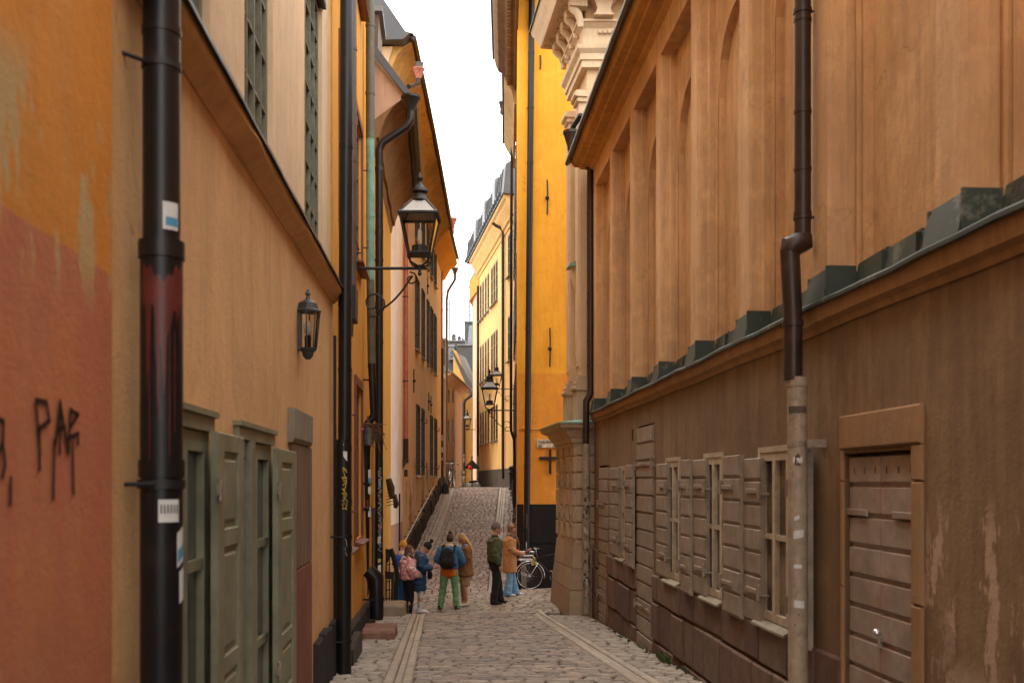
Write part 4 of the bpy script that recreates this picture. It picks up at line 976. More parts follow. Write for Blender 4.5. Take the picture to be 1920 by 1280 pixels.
# cornice of the base with its copper cover
def ringp(prof,frs,mat,name,ext=True):
    mb=MB(); pts=[]
    b0=len(mb.v); m=len(prof)
    for idx,(o,z) in enumerate(prof):
        A=inset(.05-o); 
        for v in (Vector((2.4,A[0].y)),A[0],A[1],A[2]): mb.v.append((v.x,v.y,z))
    for i in range(m-1):
        for j in range(3): mb.f.append((i*4+j,i*4+j+1,(i+1)*4+j+1,(i+1)*4+j))
    return part(name,mb,mat,K,autosm=28)
ringp([(-.1,2.30),(.0,2.30),(.02,2.36),(.05,2.38),(.06,2.45),(.13,2.52),(.16,2.60),(.27,2.66),(.29,2.74),(-.3,2.78)],0,M['R2_rust'],'base_cornice')
ringp([(.28,2.735),(.31,2.73),(.31,2.76),(-.25,2.86)],0,M['copper_lt'],'copper_cover')
# upper storey
g=MB(); g.vprism(poly(.33),2.7,12.5); part('upper_wall',g,M['R2_upper'],K)
def pil(fr,a,c,o,cap=True,nm='pilaster',mat='R2_upper'):
    g=MB(); O=-.33; o=o if cap else .02
    g.cbox(fr,a,c,O-.02,O+o,3.72,8.9,.02); g.cbox(fr,a+.04,c-.04,O+o,O+o+.02,3.9,8.8,.01)
    q=part(nm,g,M[mat],K)
    g=MB(); g.cbox(fr,a-.06,c+.06,O-.02,O+o+.07,2.80,3.42,.02); g.cbox(fr,a-.10,c+.10,O-.02,O+o+.11,3.42,3.52,.03); g.cbox(fr,a-.05,c+.05,O-.02,O+o+.07,3.52,3.62,.03); g.cbox(fr,a-.02,c+.02,O-.02,O+o+.03,3.62,3.72,.02); part('pedestal',g,M['R2_rust'],q)
    if not cap: return
    g=MB(); g.cbox(fr,a-.03,c+.03,O-.02,O+o+.03,8.9,8.98,.02); g.cbox(fr,a,c,O-.02,O+o+.01,8.98,9.15,.01); g.cbox(fr,a-.05,c+.05,O-.02,O+o+.06,9.15,9.24,.03); g.cbox(fr,a-.09,c+.09,O-.02,O+o+.11,9.24,9.36,.03); part('capital',g,M['R2_stone'],q)
pil(KF,.24,.56,.13); pil(KF,1.38,1.70,.13); pil(KN,.34,.80,.14,False)
g=MB(); g.cbox(KF,.75,1.25,-.33,-.29,4.2,8.2,.02); g.cbox(KF,.70,.76,-.33,-.26,4.0,8.3,.01); q=part('wall_panel',g,M['R2_upper'],K)
g=MB(); g.lathe(tuple(KF.w(.95,-.25,5.85)),[(.02,-.35),(.06,-.2),(.10,0),(.05,.1),(.16,.16)],8); q=part('corbel',g,M['R2_stone'],K,autosm=60); g=MB(); g.hexa([KF.w(.75,-.3,6.0),KF.w(1.15,-.3,6.0),KF.w(1.15,-.08,6.0),KF.w(.75,-.08,6.0),KF.w(.75,-.3,6.14),KF.w(1.15,-.3,6.14),KF.w(1.15,-.1,6.05),KF.w(.75,-.1,6.05)]); part('corbel_cover',g,M['copper_lt'],q)
def ringu(prof,mat,name,k=.33):
    mb=MB(); m=len(prof)
    for idx,(o,z) in enumerate(prof):
        A=inset(k-o)
        for v in (Vector((5,A[0].y)),A[0],A[1],A[2]): mb.v.append((v.x,v.y,z))
    for i in range(m-1):
        for j in range(3): mb.f.append((i*4+j,i*4+j+1,(i+1)*4+j+1,(i+1)*4+j))
    return part(name,mb,mat,K,autosm=25)
ringu([(0,9.84),(.11,9.84),(.11,9.97),(.14,9.98),(.14,10.10),(.20,10.18),(.21,10.25),(.0,10.27)],M['R2_stone'],'architrave')
ringu([(0,10.28),(.09,10.28),(.09,10.62),(.13,10.66),(.17,10.70),(.20,10.71),(.20,10.755),(0,10.76)],M['R2_stone'],'frieze')
ringu([(0,11.2),(.50,11.2),(.51,11.15),(.56,11.14),(.60,11.22),(.63,11.34),(.71,11.46),(.74,11.56),(0,11.66)],M['R2_stone'],'crown_cornice')
ringu([(.73,11.56),(.77,11.55),(.77,11.59),(0,11.75)],M['copper'],'cornice_cover')
for t in (.05,.55,1.05,1.55,2.05):
    g=MB(); O=-.33
    g.cbox(KF,t,t+.22,O,O+.36,10.98,11.15,.03); g.cbox(KF,t-.02,t+.24,O,O+.40,11.15,11.195,.01)
    g.loft([tuple(KF.w(t+.11,O+o_,z_))+(r_,.05) for o_,z_,r_ in ((.30,11.0,.09),(.24,10.93,.09),(.17,10.86,.08),(.12,10.72,.07),(.12,10.6,.06))],10); part('console_bracket',g,M['R2_stone'],K)
for t in (.5,):
    g=MB(); O=-.33; 
    pl=[(t-.02,10.81),(t+.30,10.81),(t+.27,10.92),(t+.30,11.02),(t+.36,11.12),(t+.42,11.19),(t-.14,11.19),(t-.08,11.12),(t-.02,11.02),(t+.01,10.92)]
    g.prism(KN,pl,O,O+.30); g.cbox(KN,t-.05,t+.33,O,O+.33,10.77,10.808,.01); part('console_bracket',g,M['R2_stone'],K)
g=MB()
for i in range(4): t=.55+i*.09; g.cbox(KN,t,t+.06,-.26,-.20,10.5,10.56,.01)
part('drop_moulding',g,M['R2_stone'],K)
# ================================================================== RIGHT: deep yellow building facing the camera
E=thing('deep_yellow_building','deep yellow building with an orange lower wall and black foot, facing the crossing','building',(.5,26,-1.1))
EF=WFrame(26,.14)    # s from its left corner along +X
mb=MB(); mb.box(EF,0,9,-4.0,0,1.02,15.5); part('wall',mb,M['yellow_E'],E)
g=MB(); g.box(EF,-.012,9,-4.02,.03,-1.6,-.02); g.cbox(EF,-.012,9,-4.02,.015,-.01,1.02,.01); part('plinth',g,M['blackplinth'],E)
g=MB(); g.prism(Frame(.12,0,-1),[(26.03,-.0),(26.05,0),(26.05,1.02),(26.03,1.02)],0,.02); 
g=MB(); g.box(EF,-.02,.1,.03,.036,-.55,1.02); g=MB(); g.box(EF,-.03,-.014,-.5,.02,.0,1.02); part('orange_return',g,M['orange_E'],E)
D=25.88
p=pipe(E,[(xat(987,D),D,-1.0),(xat(988,D),D,1.3),(xat(998,D),D,15.6)],.078,M['blackpipe'],[(1,.05),(1,.2),(1,.38),(1,.6),(1,.8)],WFrame(26,0),[(0,.6),(1,.3),(1,.7)],brl=.05,label='long black downpipe standing a little askew')
decal(p,(xat(987.5,D),D),.079,math.atan2(-D,-.4),zat(990,D),zat(962,D),.5,M['greyplinth']); decal(p,(xat(987,D),D),.079,math.atan2(-D,-.4),zat(1030,D),zat(1015,D),.3,M['chalk'])
def xE(px): return xat(px,26)
for (px,y0,y1,yb) in ((1026,338,403,372),(1031,615,688,654),(1013,105,131,0)):
    g=MB(); x=xE(px); g.tube([(x,25.96,zat(y1,26)),(x+.01,25.95,zat((y0+y1)/2,26)),(x,25.96,zat(y0,26))],.02,6)
    if yb: g.ball((x,25.94,zat(yb,26)),.055)
    part('wall_anchor',g,M['black'],E,autosm=50)
g=MB(); x=xE(1031.5); g.wbox(x-.03,x+.03,25.93,25.995,zat(888,26),zat(842,26)); g.wbox(xE(1011),xE(1052),25.93+.003,25.99,zat(861,26),zat(856,26)); part('wall_anchor',g,M['black'],E,label='black iron cross shaped wall tie')
g=MB(); g.tube([(xE(972),25.98,zat(805,26)),(xE(1060),25.98,zat(804,26))],.014,5); g.tube([(xE(983),25.97,zat(812,26)),(xE(983),25.97,zat(945,26)),(xE(983),25.95,-1)],.02,6); g.ball((xE(984),25.97,zat(803,26)),.09,8,(1,.5,.7)); part('cable',g,M['orange_E'],E,autosm=50)
# dark cornice on the side towards the hill street
prof=[(-.02,-.9),(.05,-.9),(.07,-.8),(.16,-.75),(.18,-.66),(.24,-.62),(.30,-.5),(.34,-.46),(.52,-.36),(.60,-.2),(.64,-.05),(.66,.03),(-.02,.1)]
g=MB(); g.sweep(FE,prof,24.2,30.0,16,dz=lambda t:14.3); 
for i in range(30): t=24.3+i*.19; g.box(FE,t,t+.1,.16,.27,13.50,13.62)
part('cornice',g,M['cove_brown'],E,autosm=30)
g=MB(); g.sweep(FE,[(-.8,14.42),(.70,14.36),(.72,14.46),(-.8,15.2)],24.1,30.1,4); part('roof',g,M['slate'],E)
g=MB(); g.wbox(.14,9.14,25.3,26,15.2,15.6); part('front_cornice',g,M['yellow_E'],E)
# ---- second yellow house up the hill
E2=thing('narrow_hill_house','narrow orange hill house seen edge-on behind the deep yellow building','building',base(FE,33))
hs=[(FE.hit(0,0) if 0 else s,s+.95,z0,z0+2.0,.12) for s in (30.9,33.0,35.1,37.4,39.8) for z0 in (3.2,6.6,9.9)]
mb=MB(); wallgrid(mb,FE,30.02,43.2,-1,13.6,-.05,hs); shell(mb,FE,30.02,43.2,-1,13.6,-.05,5); part('wall',mb,M['orange_E'],E2)
for h in hs:
    w_=window(E2,FE,h[0]+.01,h[1]-.01,h[2]+.01,h[3]-.01,-.12,M['winframe_dk'],2,3,.07,.03,sill=M['brownpipe'],sillo=.06)
    for q in (h[0]-.42,h[1]+.02): g=MB(); g.box(FE,q,q+.4,-.04,.01,h[2],h[3]); part('shutter',g,M['winframe_dk'],w_)
g=MB(); g.sweep(FE,[(-.02,13.0),(.05,13.0),(.12,13.4),(.3,13.7),(.36,13.85),(.38,13.95),(-.02,14.1)],30.1,36.2,10); part('cornice',g,M['cove_ochre'],E2,autosm=30)
g=MB(); g.sweep(FE,[(.33,13.93),(.42,13.9),(.43,13.98),(-1,14.9),(-1,14.1)],30.0,36.3,8); part('roof',g,M['redstone'],E2)
D=35.2
p=pipe(E2,[(xat(940,D),D,zat(206,D)),(xat(940,D),D,zat(212,D)),(xat(958,D),D,zat(222,D)),(xat(959.3,D),D,zat(232,D)),(xat(958,D),D,zat(800,D)),(xat(958.5,D),D,zat(808,D)),(xat(964,D),D,zat(824,D)),(xat(964.5,D),D,zat(850,D)),(xat(965,D),D,-.3)],.05,M['blackpipe'],[(3,.1),(3,.3),(3,.6)],label='thin black downpipe with a hopper against the sky')
hopper(p,(xat(940,D),D,zat(204,D)),.10,.05,.24,M['blackpipe'])
g=MB(); 
s=26.1
while s<42: L=random.uniform(.4,.9); g.cbox(FE,s,s+L,-.3,.03+random.uniform(0,.05),lowz(FE,s)-.5,lowz(FE,s)+random.uniform(.45,.6),.04); s+=L
part('plinth',g,M['greyplinth'],E2)
# ---- pale yellow building at the crest
Fb=thing('pale_yellow_building','pale yellow building with grey mansard roof at the top of the hill','building',base(FF,48))
cols=[931.2,926.6,922.2,915.4,910.6,905.6,901.3]
hs=[]
for cx in cols:
    s=FF.hit(cx); 
    for z0,z1 in ((10.25,12.2),(6.9,8.9),(3.6,5.3)): hs.append((s-.36,s+.36,z0,z1,.14))
s=FF.hit(955.3)
for z0,z1 in ((10.6,12.5),(6.9,8.9)): hs.append((s-.5,s+.5,z0,z1,.14))
mb=MB(); wallgrid(mb,FF,42.5,54.9,2.2,13.6,0,hs); shell(mb,FF,42.5,54.9,.2,13.6,0,8); part('wall',mb,M['yellow_F'],Fb)
for h in hs: window(Fb,FF,h[0]+.01,h[1]-.01,h[2]+.01,h[3]-.01,-.01,M['winframe_dk'],2,3,.07,.04,sill=M['slate_lt'],sillo=.12)
g=MB(); g.box(FF,42.5,54.9,-.1,.05,.3,2.2); part('plinth',g,M['greyplinth'],Fb)
g=MB(); g.sweep(FF,[(-.02,12.7),(.05,12.7),(.07,12.85),(.15,12.9),(.2,13.1),(.36,13.3),(.40,13.45),(.5,13.55),(.52,13.66),(-.02,13.75)],42.4,55.2,10); part('cornice',g,M['cove_ochre'] if 0 else M['yellow_F'],Fb,autosm=28)
g=MB(); g.sweep(FF,[(.5,13.66),(.58,13.68),(.56,13.8),(.46,14.9),(.30,15.0),(-1.5,15.9),(-4,16.3),(-4,13.6)],42.2,56.0,3); rf=part('mansard_roof',g,M['slate'],Fb)
g=MB()
for i in range(22): 
    t=43+i*.62; w=FF.w; g.tube([w(t,.57,13.82),w(t,.48,14.9)],.035,4); g.box(FF,t+.1,t+.3,.40,.66,13.8,13.95)
part('standing_seam',g,M['slate'],rf)
for t in (44.5,48.0,51.5):
    g=MB(); w=FF.w; g.hexa([w(t,.62,13.9),w(t+.8,.62,13.9),w(t+.8,-.5,13.9),w(t,-.5,13.9),w(t,.60,14.95),w(t+.8,.60,14.95),w(t+.8,-.5,15.5),w(t,-.5,15.5)]); part('dormer',g,M['slate_lt'],rf)
D=FF.w(45.5,0,0).y
def fpipe(px,y0,y1,off=.1,r=.06,mat='brownpipe',hop=None,lab=None,ex=[]):
    s=FF.hit(px,off); D=FF.w(s,off,0).y
    pts=[(xat(a,D),D,zat(b_,D)) for a,b_ in ex]+[(xat(px,D),D,zat(y0,D)),(xat(px,D),D,zat(y1,D))]
    return pipe(Fb,pts,r,M[mat],[(len(pts)-2,.2),(len(pts)-2,.6)],label=lab),D
p,D=fpipe(943,434,897,.1,.07,'brownpipe',lab='brown downpipe dividing the pale yellow front',ex=[(924,418),(930,423),(940,428)])
p,D=fpipe(896,536,900,.12,.07,'blackpipe')
decal(p,(xat(896,D),D),.07,-1.5,1.8,3.0,.8,M['chalk'])
# ---- peach house beyond
G2=thing('peach_house','narrow peach house with an orange eave beyond the pale yellow building','building',(-4.0,57,1))
GF=Frame(5.75,-.165,-1)
s0=56.0
a=GF.hit(897); mb=MB(); PF=Frame(xat(884.5,59)+59*.0,0,-1)
g=MB(); g.add([(xat(897,57),57,-1),(xat(884.5,60),60,-1),(xat(884.5,60),66,-1),(3,66,-1),(3,57,-1)],[(0,1,2,3,4)]); 
pl=[(xat(897.5,56.6),56.6),(xat(886.5,60),60),(xat(886.5,60)+.5,68),(3,68),(3,56.6)]
g=MB(); g.vprism(pl,-1,zat(540,57)); part('wall',g,M['peach'],G2)
g=MB(); g.vprism([(xat(897,56.4),56.4),(xat(880,60.2),60.2),(xat(888,60),66),(3,66),(3,56.4)],zat(545,57),zat(508,57)); part('eave',g,M['orange_E'],G2)
g=MB(); g.hexa([(xat(897,56.3),56.3,zat(508,57)),(xat(879,60.3),60.3,zat(508,57)),(xat(888,60),66,zat(508,57)),(3,56.3,zat(508,57)),(xat(905,56.3),57.5,zat(455,57)),(xat(889,60.3),60.8,zat(478,57)),(xat(894,60),66,zat(470,57)),(3,57.3,zat(440,57))]); part('roof',g,M['slate'],G2)
D=60.2
p=pipe(G2,[(xat(880.5,D),D,zat(536,D)),(xat(888,D),D,zat(550,D)),(xat(888.5,D),D,zat(560,D)),(xat(888.5,D),D,.8)],.09,M['blackpipe'],[(2,.3)],label='black pipe dotted with stickers')
for i in range(14): z=zat(random.uniform(850,900),D); decal(p,(xat(888.5,D),D),.09,-1.55+random.uniform(-.4,.4),z,z+.12,.7,M[random.choice(['chalk','white','white','pink_st','blue_st'])])
# ================================================================== FAR LEFT houses beyond the crest
G=thing('salmon_house','salmon house with small paired windows just beyond the crest','building',(-3.6,52,1))
ang=math.atan2(3.5,1.1); 
A=Vector((xat(836,50),50)); Bq=Vector((xat(865.5,57),57)); dd=(Bq-A); GL=dd.length; dd.normalize()
GF=Frame(0,0,1); GF.t=Vector((dd.x,dd.y,0)); GF.n=Vector((dd.y,-dd.x,0)); GF.O=Vector((A.x,A.y,0))
def gh(px): return GF.hit(px)
hs=[]
for (p0,p1) in ((839.8,844),(847.5,851)):
    for (y0,y1) in ((730,756),(786,828),(862,905)):
        a,c=gh(p0),gh(p1); Dm=GF.w((a+c)/2,0,0).y; hs.append((a,c,zat(y1,Dm),zat(y0,Dm),.12))
mb=MB(); wallgrid(mb,GF,-1.5,GL,-.5,zat(715,52),0,hs); shell(mb,GF,-1.5,GL,-.5,zat(715,52),0,4); part('wall',mb,M['pinktan_G'],G)
for h in hs: window(G,GF,h[0]+.01,h[1]-.01,h[2]+.01,h[3]-.01,-.04,M['slate_lt'],2,3,.05,.03,glass='glass')
z=zat(715,52)
g=MB(); g.sweep(GF,[(-.02,z-.3),(.2,z-.1),(.45,z),(.45,z+.1),(-.02,z+.1)],-1.5,GL+.3,3); part('cornice',g,M['pinktan_G'],G)
g=MB(); g.sweep(GF,[(.4,z+.12),(.55,z+.02),(.55,z+.1),(-1.2,z+1.5),(-3.5,z+1.9),(-3.5,z+.1)],-1.6,GL+.4,3); part('roof',g,M['slate_lt'],G)
g=MB(); g.cbox(GF,.2,1.3,-1.2,-.1,z+.3,z+1.9,.03); q=part('dormer',g,M['slate'],G); g=MB(); g.box(GF,.1,1.4,-1.3,0,z+1.9,z+2.0); part('dormer_roof',g,M['slate_lt'],q)
D=57.4
p=pipe(G,[(xat(866,D),D,zat(714,D)),(xat(864,D),D,zat(722,D)),(xat(857,D-1),D-1,zat(728,D)),(xat(856,D-1),D-1,.5)],.07,M['blackpipe'],label='thin black pipe at the corner of the salmon house')
H=thing('amber_house','amber house with a steep panelled roof closing the end of the street','building',(-3.2,62,.6))
HF=WFrame(62,xat(857,62))
mb=MB(); x0,x1=xat(850,62),xat(893,62)
g=MB(); g.wbox(x0,xat(866,62),62,66,-1,zat(694,62)); g.wbox(xat(866.2,62),x1,62.4,66,-1,zat(735,62)); part('wall',g,M['orange_H'],H)
# gable leaning back, then a steep standing seam roof falling to the right
g=MB(); g.hexa([(x0,61.95,zat(700,62)),(xat(884,62),61.95,zat(738,62)),(xat(884,62),64,zat(738,62)),(x0,64,zat(700,62)),(x0,61.95,zat(655,62)),(xat(856,62),61.95,zat(658,62)),(xat(856,62),64,zat(658,62)),(x0,64,zat(655,62))]); part('gable',g,M['orange_H'],H)
g=MB(); g.hexa([(xat(846,61.9),61.9,zat(657,62)),(xat(849,61.9),61.9,zat(657,62)),(xat(888,61.9),61.9,zat(728,62)),(xat(882,61.9),61.9,zat(740,62)),(xat(850,62),66,zat(654,62)),(xat(868,62),66,zat(656,62)),(xat(893,62),66,zat(715,62)),(xat(888,62),66,zat(725,62))])
rf=part('roof',g,M['slate'],H)
for i in range(7):
    g=MB(); t=i/6; g.tube([(xat(850+37*0,61.8),62+3.6*t,zat(656,62)),(xat(885,61.8),62+3.6*t,zat(726,62))],.04,4); part('roof_seam',g,M['slate'],rf)
D=61.8
p=pipe(H,[(xat(888,D),D,zat(738,D)),(xat(872,D),D,zat(750,D)),(xat(870,D),D,zat(757,D)),(xat(870,D),D,.5)],.09,M['blackpipe'],label='black pipe with pale stickers at its foot')
for i in range(7): z=zat(random.uniform(850,900),D); decal(p,(xat(870,D),D),.09,-1.55,z,z+.12,.7,M['chalk'])
g=MB(); g.tube([(xat(857,D),D,zat(796,D)),(xat(864,D),D,zat(807,D))],.03,5); g.tube([(xat(864,D),D,zat(796,D)),(xat(857,D),D,zat(807,D))],.03,5); part('wall_anchor',g,M['black'],H,label='black X shaped iron wall tie')
g=MB(); g.wbox(xat(856,D),xat(867,D),D-.3,D,1.2,zat(888,D)); q=part('door_canopy',g,M['greystone'],H)
# grey roofs behind
for (nm,lab,px0,px1,y0,y1,D,mt) in (('grey_roof_block','dark grey metal clad roof block with a small dormer beyond the amber house',838,872,640,720,72,'slate'),('tall_chimney_block','tall dark chimney block rising right of the grey roofs',871,890,604,720,76,'slate'),('slate_attic','wide slate grey attic storey seen between the two street fronts',858,894,648,740,70,'slate')):
    o=thing(nm,lab,'building',(xat((px0+px1)/2,D),D,1))
    g=MB(); g.wbox(xat(px0,D),xat(px1,D),D,D+4,0,zat(y0,D)); part('wall',g,M[mt],o)
    g=MB(); g.wbox(xat(px0-1,D),xat(px1+1,D),D-.15,D+4.2,zat(y0,D),zat(y0-2,D)); part('roof',g,M['slate_lt' if mt=='slate' else 'slate'],o)
    if nm=='grey_roof_block':
        g=MB(); g.wbox(xat(842,D),xat(852,D),D-.6,D,zat(676,D),zat(652,D)); g.wbox(xat(841,D),xat(853,D),D-.7,D,zat(652,D),zat(648,D)); q=part('dormer',g,M['slate_lt'],o)
        g=MB(); g.wbox(xat(844,D),xat(850,D),D-.62,D-.6,zat(672,D),zat(657,D)); part('pane',g,M['glass'],q)
        for (a,b_,y) in ((845,852,626),(856,862,630),(864,868,634)):
            g=MB(); g.wbox(xat(a,D),xat(b_,D),D+1,D+2.2,zat(645,D),zat(y,D)); g.tube([(xat(a,D),D+1.5,zat(y,D)),(xat((a+b_)/2,D),D+1.5,zat(y-5,D)),(xat(b_,D),D+1.5,zat(y,D))],.09,6); part('chimney',g,M['slate'],o)
    if nm=='tall_chimney_block':
        g=MB(); g.hexa([(xat(872,D),D-.5,zat(700,D)),(xat(889,D),D-.5,zat(700,D)),(xat(889,D),D,zat(700,D)),(xat(872,D),D,zat(700,D)),(xat(880,D),D-.5,zat(612,D)),(xat(887,D),D-.5,zat(612,D)),(xat(887,D),D,zat(612,D)),(xat(880,D),D,zat(612,D))]); part('chimney',g,M['slate_lt'],o)
def antenna(px,y0,y1,D,bars,lab):
    mb=MB(); x=xat(px,D); mb.tube([(x,D,zat(y1,D)),(x,D,zat(y0,D))],.05,5)
    for (y,a,c,t) in bars: mb.tube([(xat(px-a,D),D,zat(y,D)),(xat(px+c,D),D+t,zat(y+1,D))],.03,4)
    solo('roof_antenna',mb,M['slate'],(x,D,zat(y1,D)),lab,'antenna','roof antennas')
antenna(842.5,562,640,72,[(563,0,5,0),(580,12,18,0),(569,2,2,0)],'thin roof aerial with a long crossbar, left of the pair')
antenna(880.5,561,608,76,[(561,0,5,0),(572,18,5,0),(588,8,9,0)],'thin roof aerial above the tall chimney block, right of the pair')
# ------------------------------------------------------------------ street lanterns
def lantern(loc,dirv,L,k,label,scroll=True,group='old street lanterns on wall brackets',bar_over=.1,small=False,cx=None):
    # loc: where the bar meets the wall; dirv: unit vector away from the wall; k: scale of the lantern
    a=Vector(loc); d=Vector(dirv).normalized(); e=Vector((-d.y,d.x,0)); up=Vector((0,0,1))
    t=thing('street_lantern',label,'street lamp',a,0,group)
    c=a+d*L
    g=MB(); g.tube([a-d*.03,c+d*bar_over*k],.022*k,6); g.tube([a+up*.02,a+up*.16*k,a+up*.22*k+d*.04*k,a+up*.22*k+d*.09*k],.012*k,5)
    if scroll:
        # large scroll at the wall, S-curve rising to a small scroll under the bar
        pts=[]; C1=a+d*.26*k-up*.50*k
        for i in range(15):
            an=R(40)+R(430)*i/14; rr=(.06+.14*i/14)*k; pts.append(C1+d*rr*math.cos(an)*1.0+up*rr*math.sin(an)*-1.0)
        g.tube(pts,.013*k,5)
        e0=pts[-1]; m=[]
        for i in range(9):
            u=i/8; m.append(a+d*(.30+.52*u**.85)*k-up*(.62-.52*u+.06*math.sin(u*math.pi))*k)
        g.tube(m,.015*k,5)
        pts=[]; C2=a+d*.80*k-up*.15*k
        for i in range(11):
            an=R(100)-R(420)*i/10; rr=(.10-.075*i/10)*k; pts.append(C2+d*rr*math.cos(an)+up*rr*math.sin(an))
        g.tube(pts,.012*k,5)
    part('bracket',g,M['black'],t,autosm=50)
    b0=c+up*.20*k; wb,wt,h=.155*k,.262*k,.54*k
    g=MB()
    cor=[(1,1),(1,-1),(-1,-1),(-1,1)]
    ux=(d+e).normalized(); 
    def C(w_,z,i): q=cor[i]; return c+d*w_*q[0]+e*w_*q[1]+up*z
    z0,z1=.20*k,.74*k
    for i in range(4):
        g.tube([C(wb,z0,i),C(wt,z1,i)],.017*k,5); j=(i+1)%4
        g.tube([C(wb,z0,i),C(wb,z0,j)],.016*k,5); g.tube([C(wt*1.03,z1,i),C(wt*1.03,z1,j)],.024*k,5)
        g.tube([C(wt*1.0,z1+.01*k,i),C(.10*k,z1+.22*k,i)],.014*k,5)
    g.hexa([C(wb,z0-.01*k,0),C(wb,z0-.01*k,1),C(wb,z0-.01*k,2),C(wb,z0-.01*k,3),C(wb,z0+.02*k,0),C(wb,z0+.02*k,1),C(wb,z0+.02*k,2),C(wb,z0+.02*k,3)])
    # chimney
    g.lathe(tuple(c+up*(z1+.20*k)),[(.12*k,0),(.135*k,.03*k),(.115*k,.06*k),(.10*k,.10*k),(.085*k,.13*k),(.12*k,.15*k),(.12*k,.17*k),(.06*k,.24*k),(.035*k,.27*k),(.022*k,.30*k),(.045*k,.335*k),(.048*k,.36*k),(.02*k,.40*k),(.012*k,.44*k)],10)
    # yoke under the body
    for i in range(4): q=cor[i]; g.tube([C(wb,z0,i),C(wb*1.02,z0-.06*k,i),C(wb*.75,z0-.13*k,i),C(wb*.1,z0-.175*k,i)],.014*k,5)
    g.tube([c-up*.07*k,c+up*.05*k],.022*k,7); g.ball(c-up*.08*k,.03*k,8)
    p=part('lantern_frame',g,M['black'],t,autosm=45)
    g=MB()
    for i in range(4): j=(i+1)%4; g.quad(C(wb,z0,i),C(wb,z0,j),C(wt,z1,j),C(wt,z1,i))
    part('glass',g,M['clear'],t)
    g=MB()
    for i in range(4): j=(i+1)%4; g.quad(C(wt,z1+.01*k,i),C(wt,z1+.01*k,j),C(.10*k,z1+.21*k,j),C(.10*k,z1+.21*k,i))
    part('roof_glass',g,M['frost'],t)
    g=MB(); g.lathe(tuple(c+up*z0),[(.10*k,.02*k),(.115*k,.03*k),(.115*k,.12*k),(.06*k,.13*k)],10); q=part('burner',g,M['black'],t,autosm=45)
    g=MB(); g.lathe(tuple(c+up*(z0+.13*k)),[(.03*k,0),(.035*k,.1*k),(.03*k,.2*k),(.012*k,.24*k)],8); part('lamp_tube',g,M['lampwhite'],q,smooth=True)
    return t
s=FL.hit(666,.0); a=FL.w(s,0,0); D=a.y; cL=Vector((xat(787,D),D,0)); v=cL-Vector((a.x,a.y,0))
lantern((a.x,a.y,zat(503,D)),v,v.length,1.02,'large dark street lantern on a scrolled bar in front of the green downpipe')
D=33.4; lantern((FE.w(D,0,0).x,D,zat(769,D)),(-1,0,0),FE.w(D,0,0).x-xat(918,D),1.0,'street lantern on the lower of the two brackets by the deep yellow building')
D=40.5; lantern((FE.w(D,0,0).x,D,zat(729,D)),(-1,0,0),FE.w(D,0,0).x-xat(931.5,D),.76,'smaller street lantern just above and behind the other, before the pale yellow front')
D=58.5; lantern((xat(897,D)+.2,D,zat(805,D)),(-1,0,0),.2+xat(897,D)-xat(876,D),.86,'farthest small street lantern, before the amber house at the end of the street',scroll=False)
# small wall lamp on the tan house
s=FL.hit(563,.02); z1=zat(545,FL.w(s,.12,0).y); 
t=thing('wall_lamp','small black half lantern mounted on the tan wall above the stone block','wall lamp',FL.w(s,0,z1-.3))
c=FL.w(s,.085,0); n_,t_=FL.n,FL.t
def hexr(w_,z): return [Vector((c.x,c.y,z))+n_*w_*math.cos(R(a_))+t_*w_*math.sin(R(a_)) for a_ in (-90,-45,0,45,90,180-20,180+20)]
H=z1-.60
g=MB(); 
def ring2(g,rs,top=True):
    b=len(g.v); m=7
    for (w_,z) in rs: g.v+=[tuple(p) for p in hexr(w_,z)]
    for i in range(len(rs)-1):
        for j in range(m): k=(j+1)%m; g.f.append((b+i*m+j,b+i*m+k,b+(i+1)*m+k,b+(i+1)*m+j))
    g.f.append(tuple(b+j for j in range(m))[::-1]); g.f.append(tuple(b+(len(rs)-1)*m+j for j in range(m)))
ring2(g,[(.115,H+.41),(.118,H+.425),(.09,H+.44),(.08,H+.49),(.035,H+.52)]); ring2(g,[(.02,H),(.045,H+.03),(.05,H+.06),(.075,H+.08),(.08,H+.10)])
g.lathe((c.x,c.y,H+.51),[(.03,0),(.018,.03),(.014,.045),(.026,.06),(.018,.075),(.01,.1)],8)
A0=hexr(.075,H+.10); A1=hexr(.105,H+.41)
for i in range(5): g.tube([A0[i],A1[i]],.007,4)
g.box(FL,s-.05,s+.05,0,.03,H+.08,H+.42); part('lamp_frame',g,M['lampgrey'],t,autosm=40)
g=MB(); 
for i in range(4): g.quad(A0[i],A0[i+1],A1[i+1],A1[i])
part('glass',g,M['clear'],t)
g=MB(); g.lathe((c.x,c.y,H+.10),[(.028,0),(.03,.1),(.02,.11)],10); q=part('burner',g,M['black'],t); g=MB(); g.lathe((c.x,c.y,H+.21),[(.02,0),(.04,.05),(.035,.1),(.01,.13)],10); part('lamp_tube',g,M['lampwhite'],q,smooth=True)
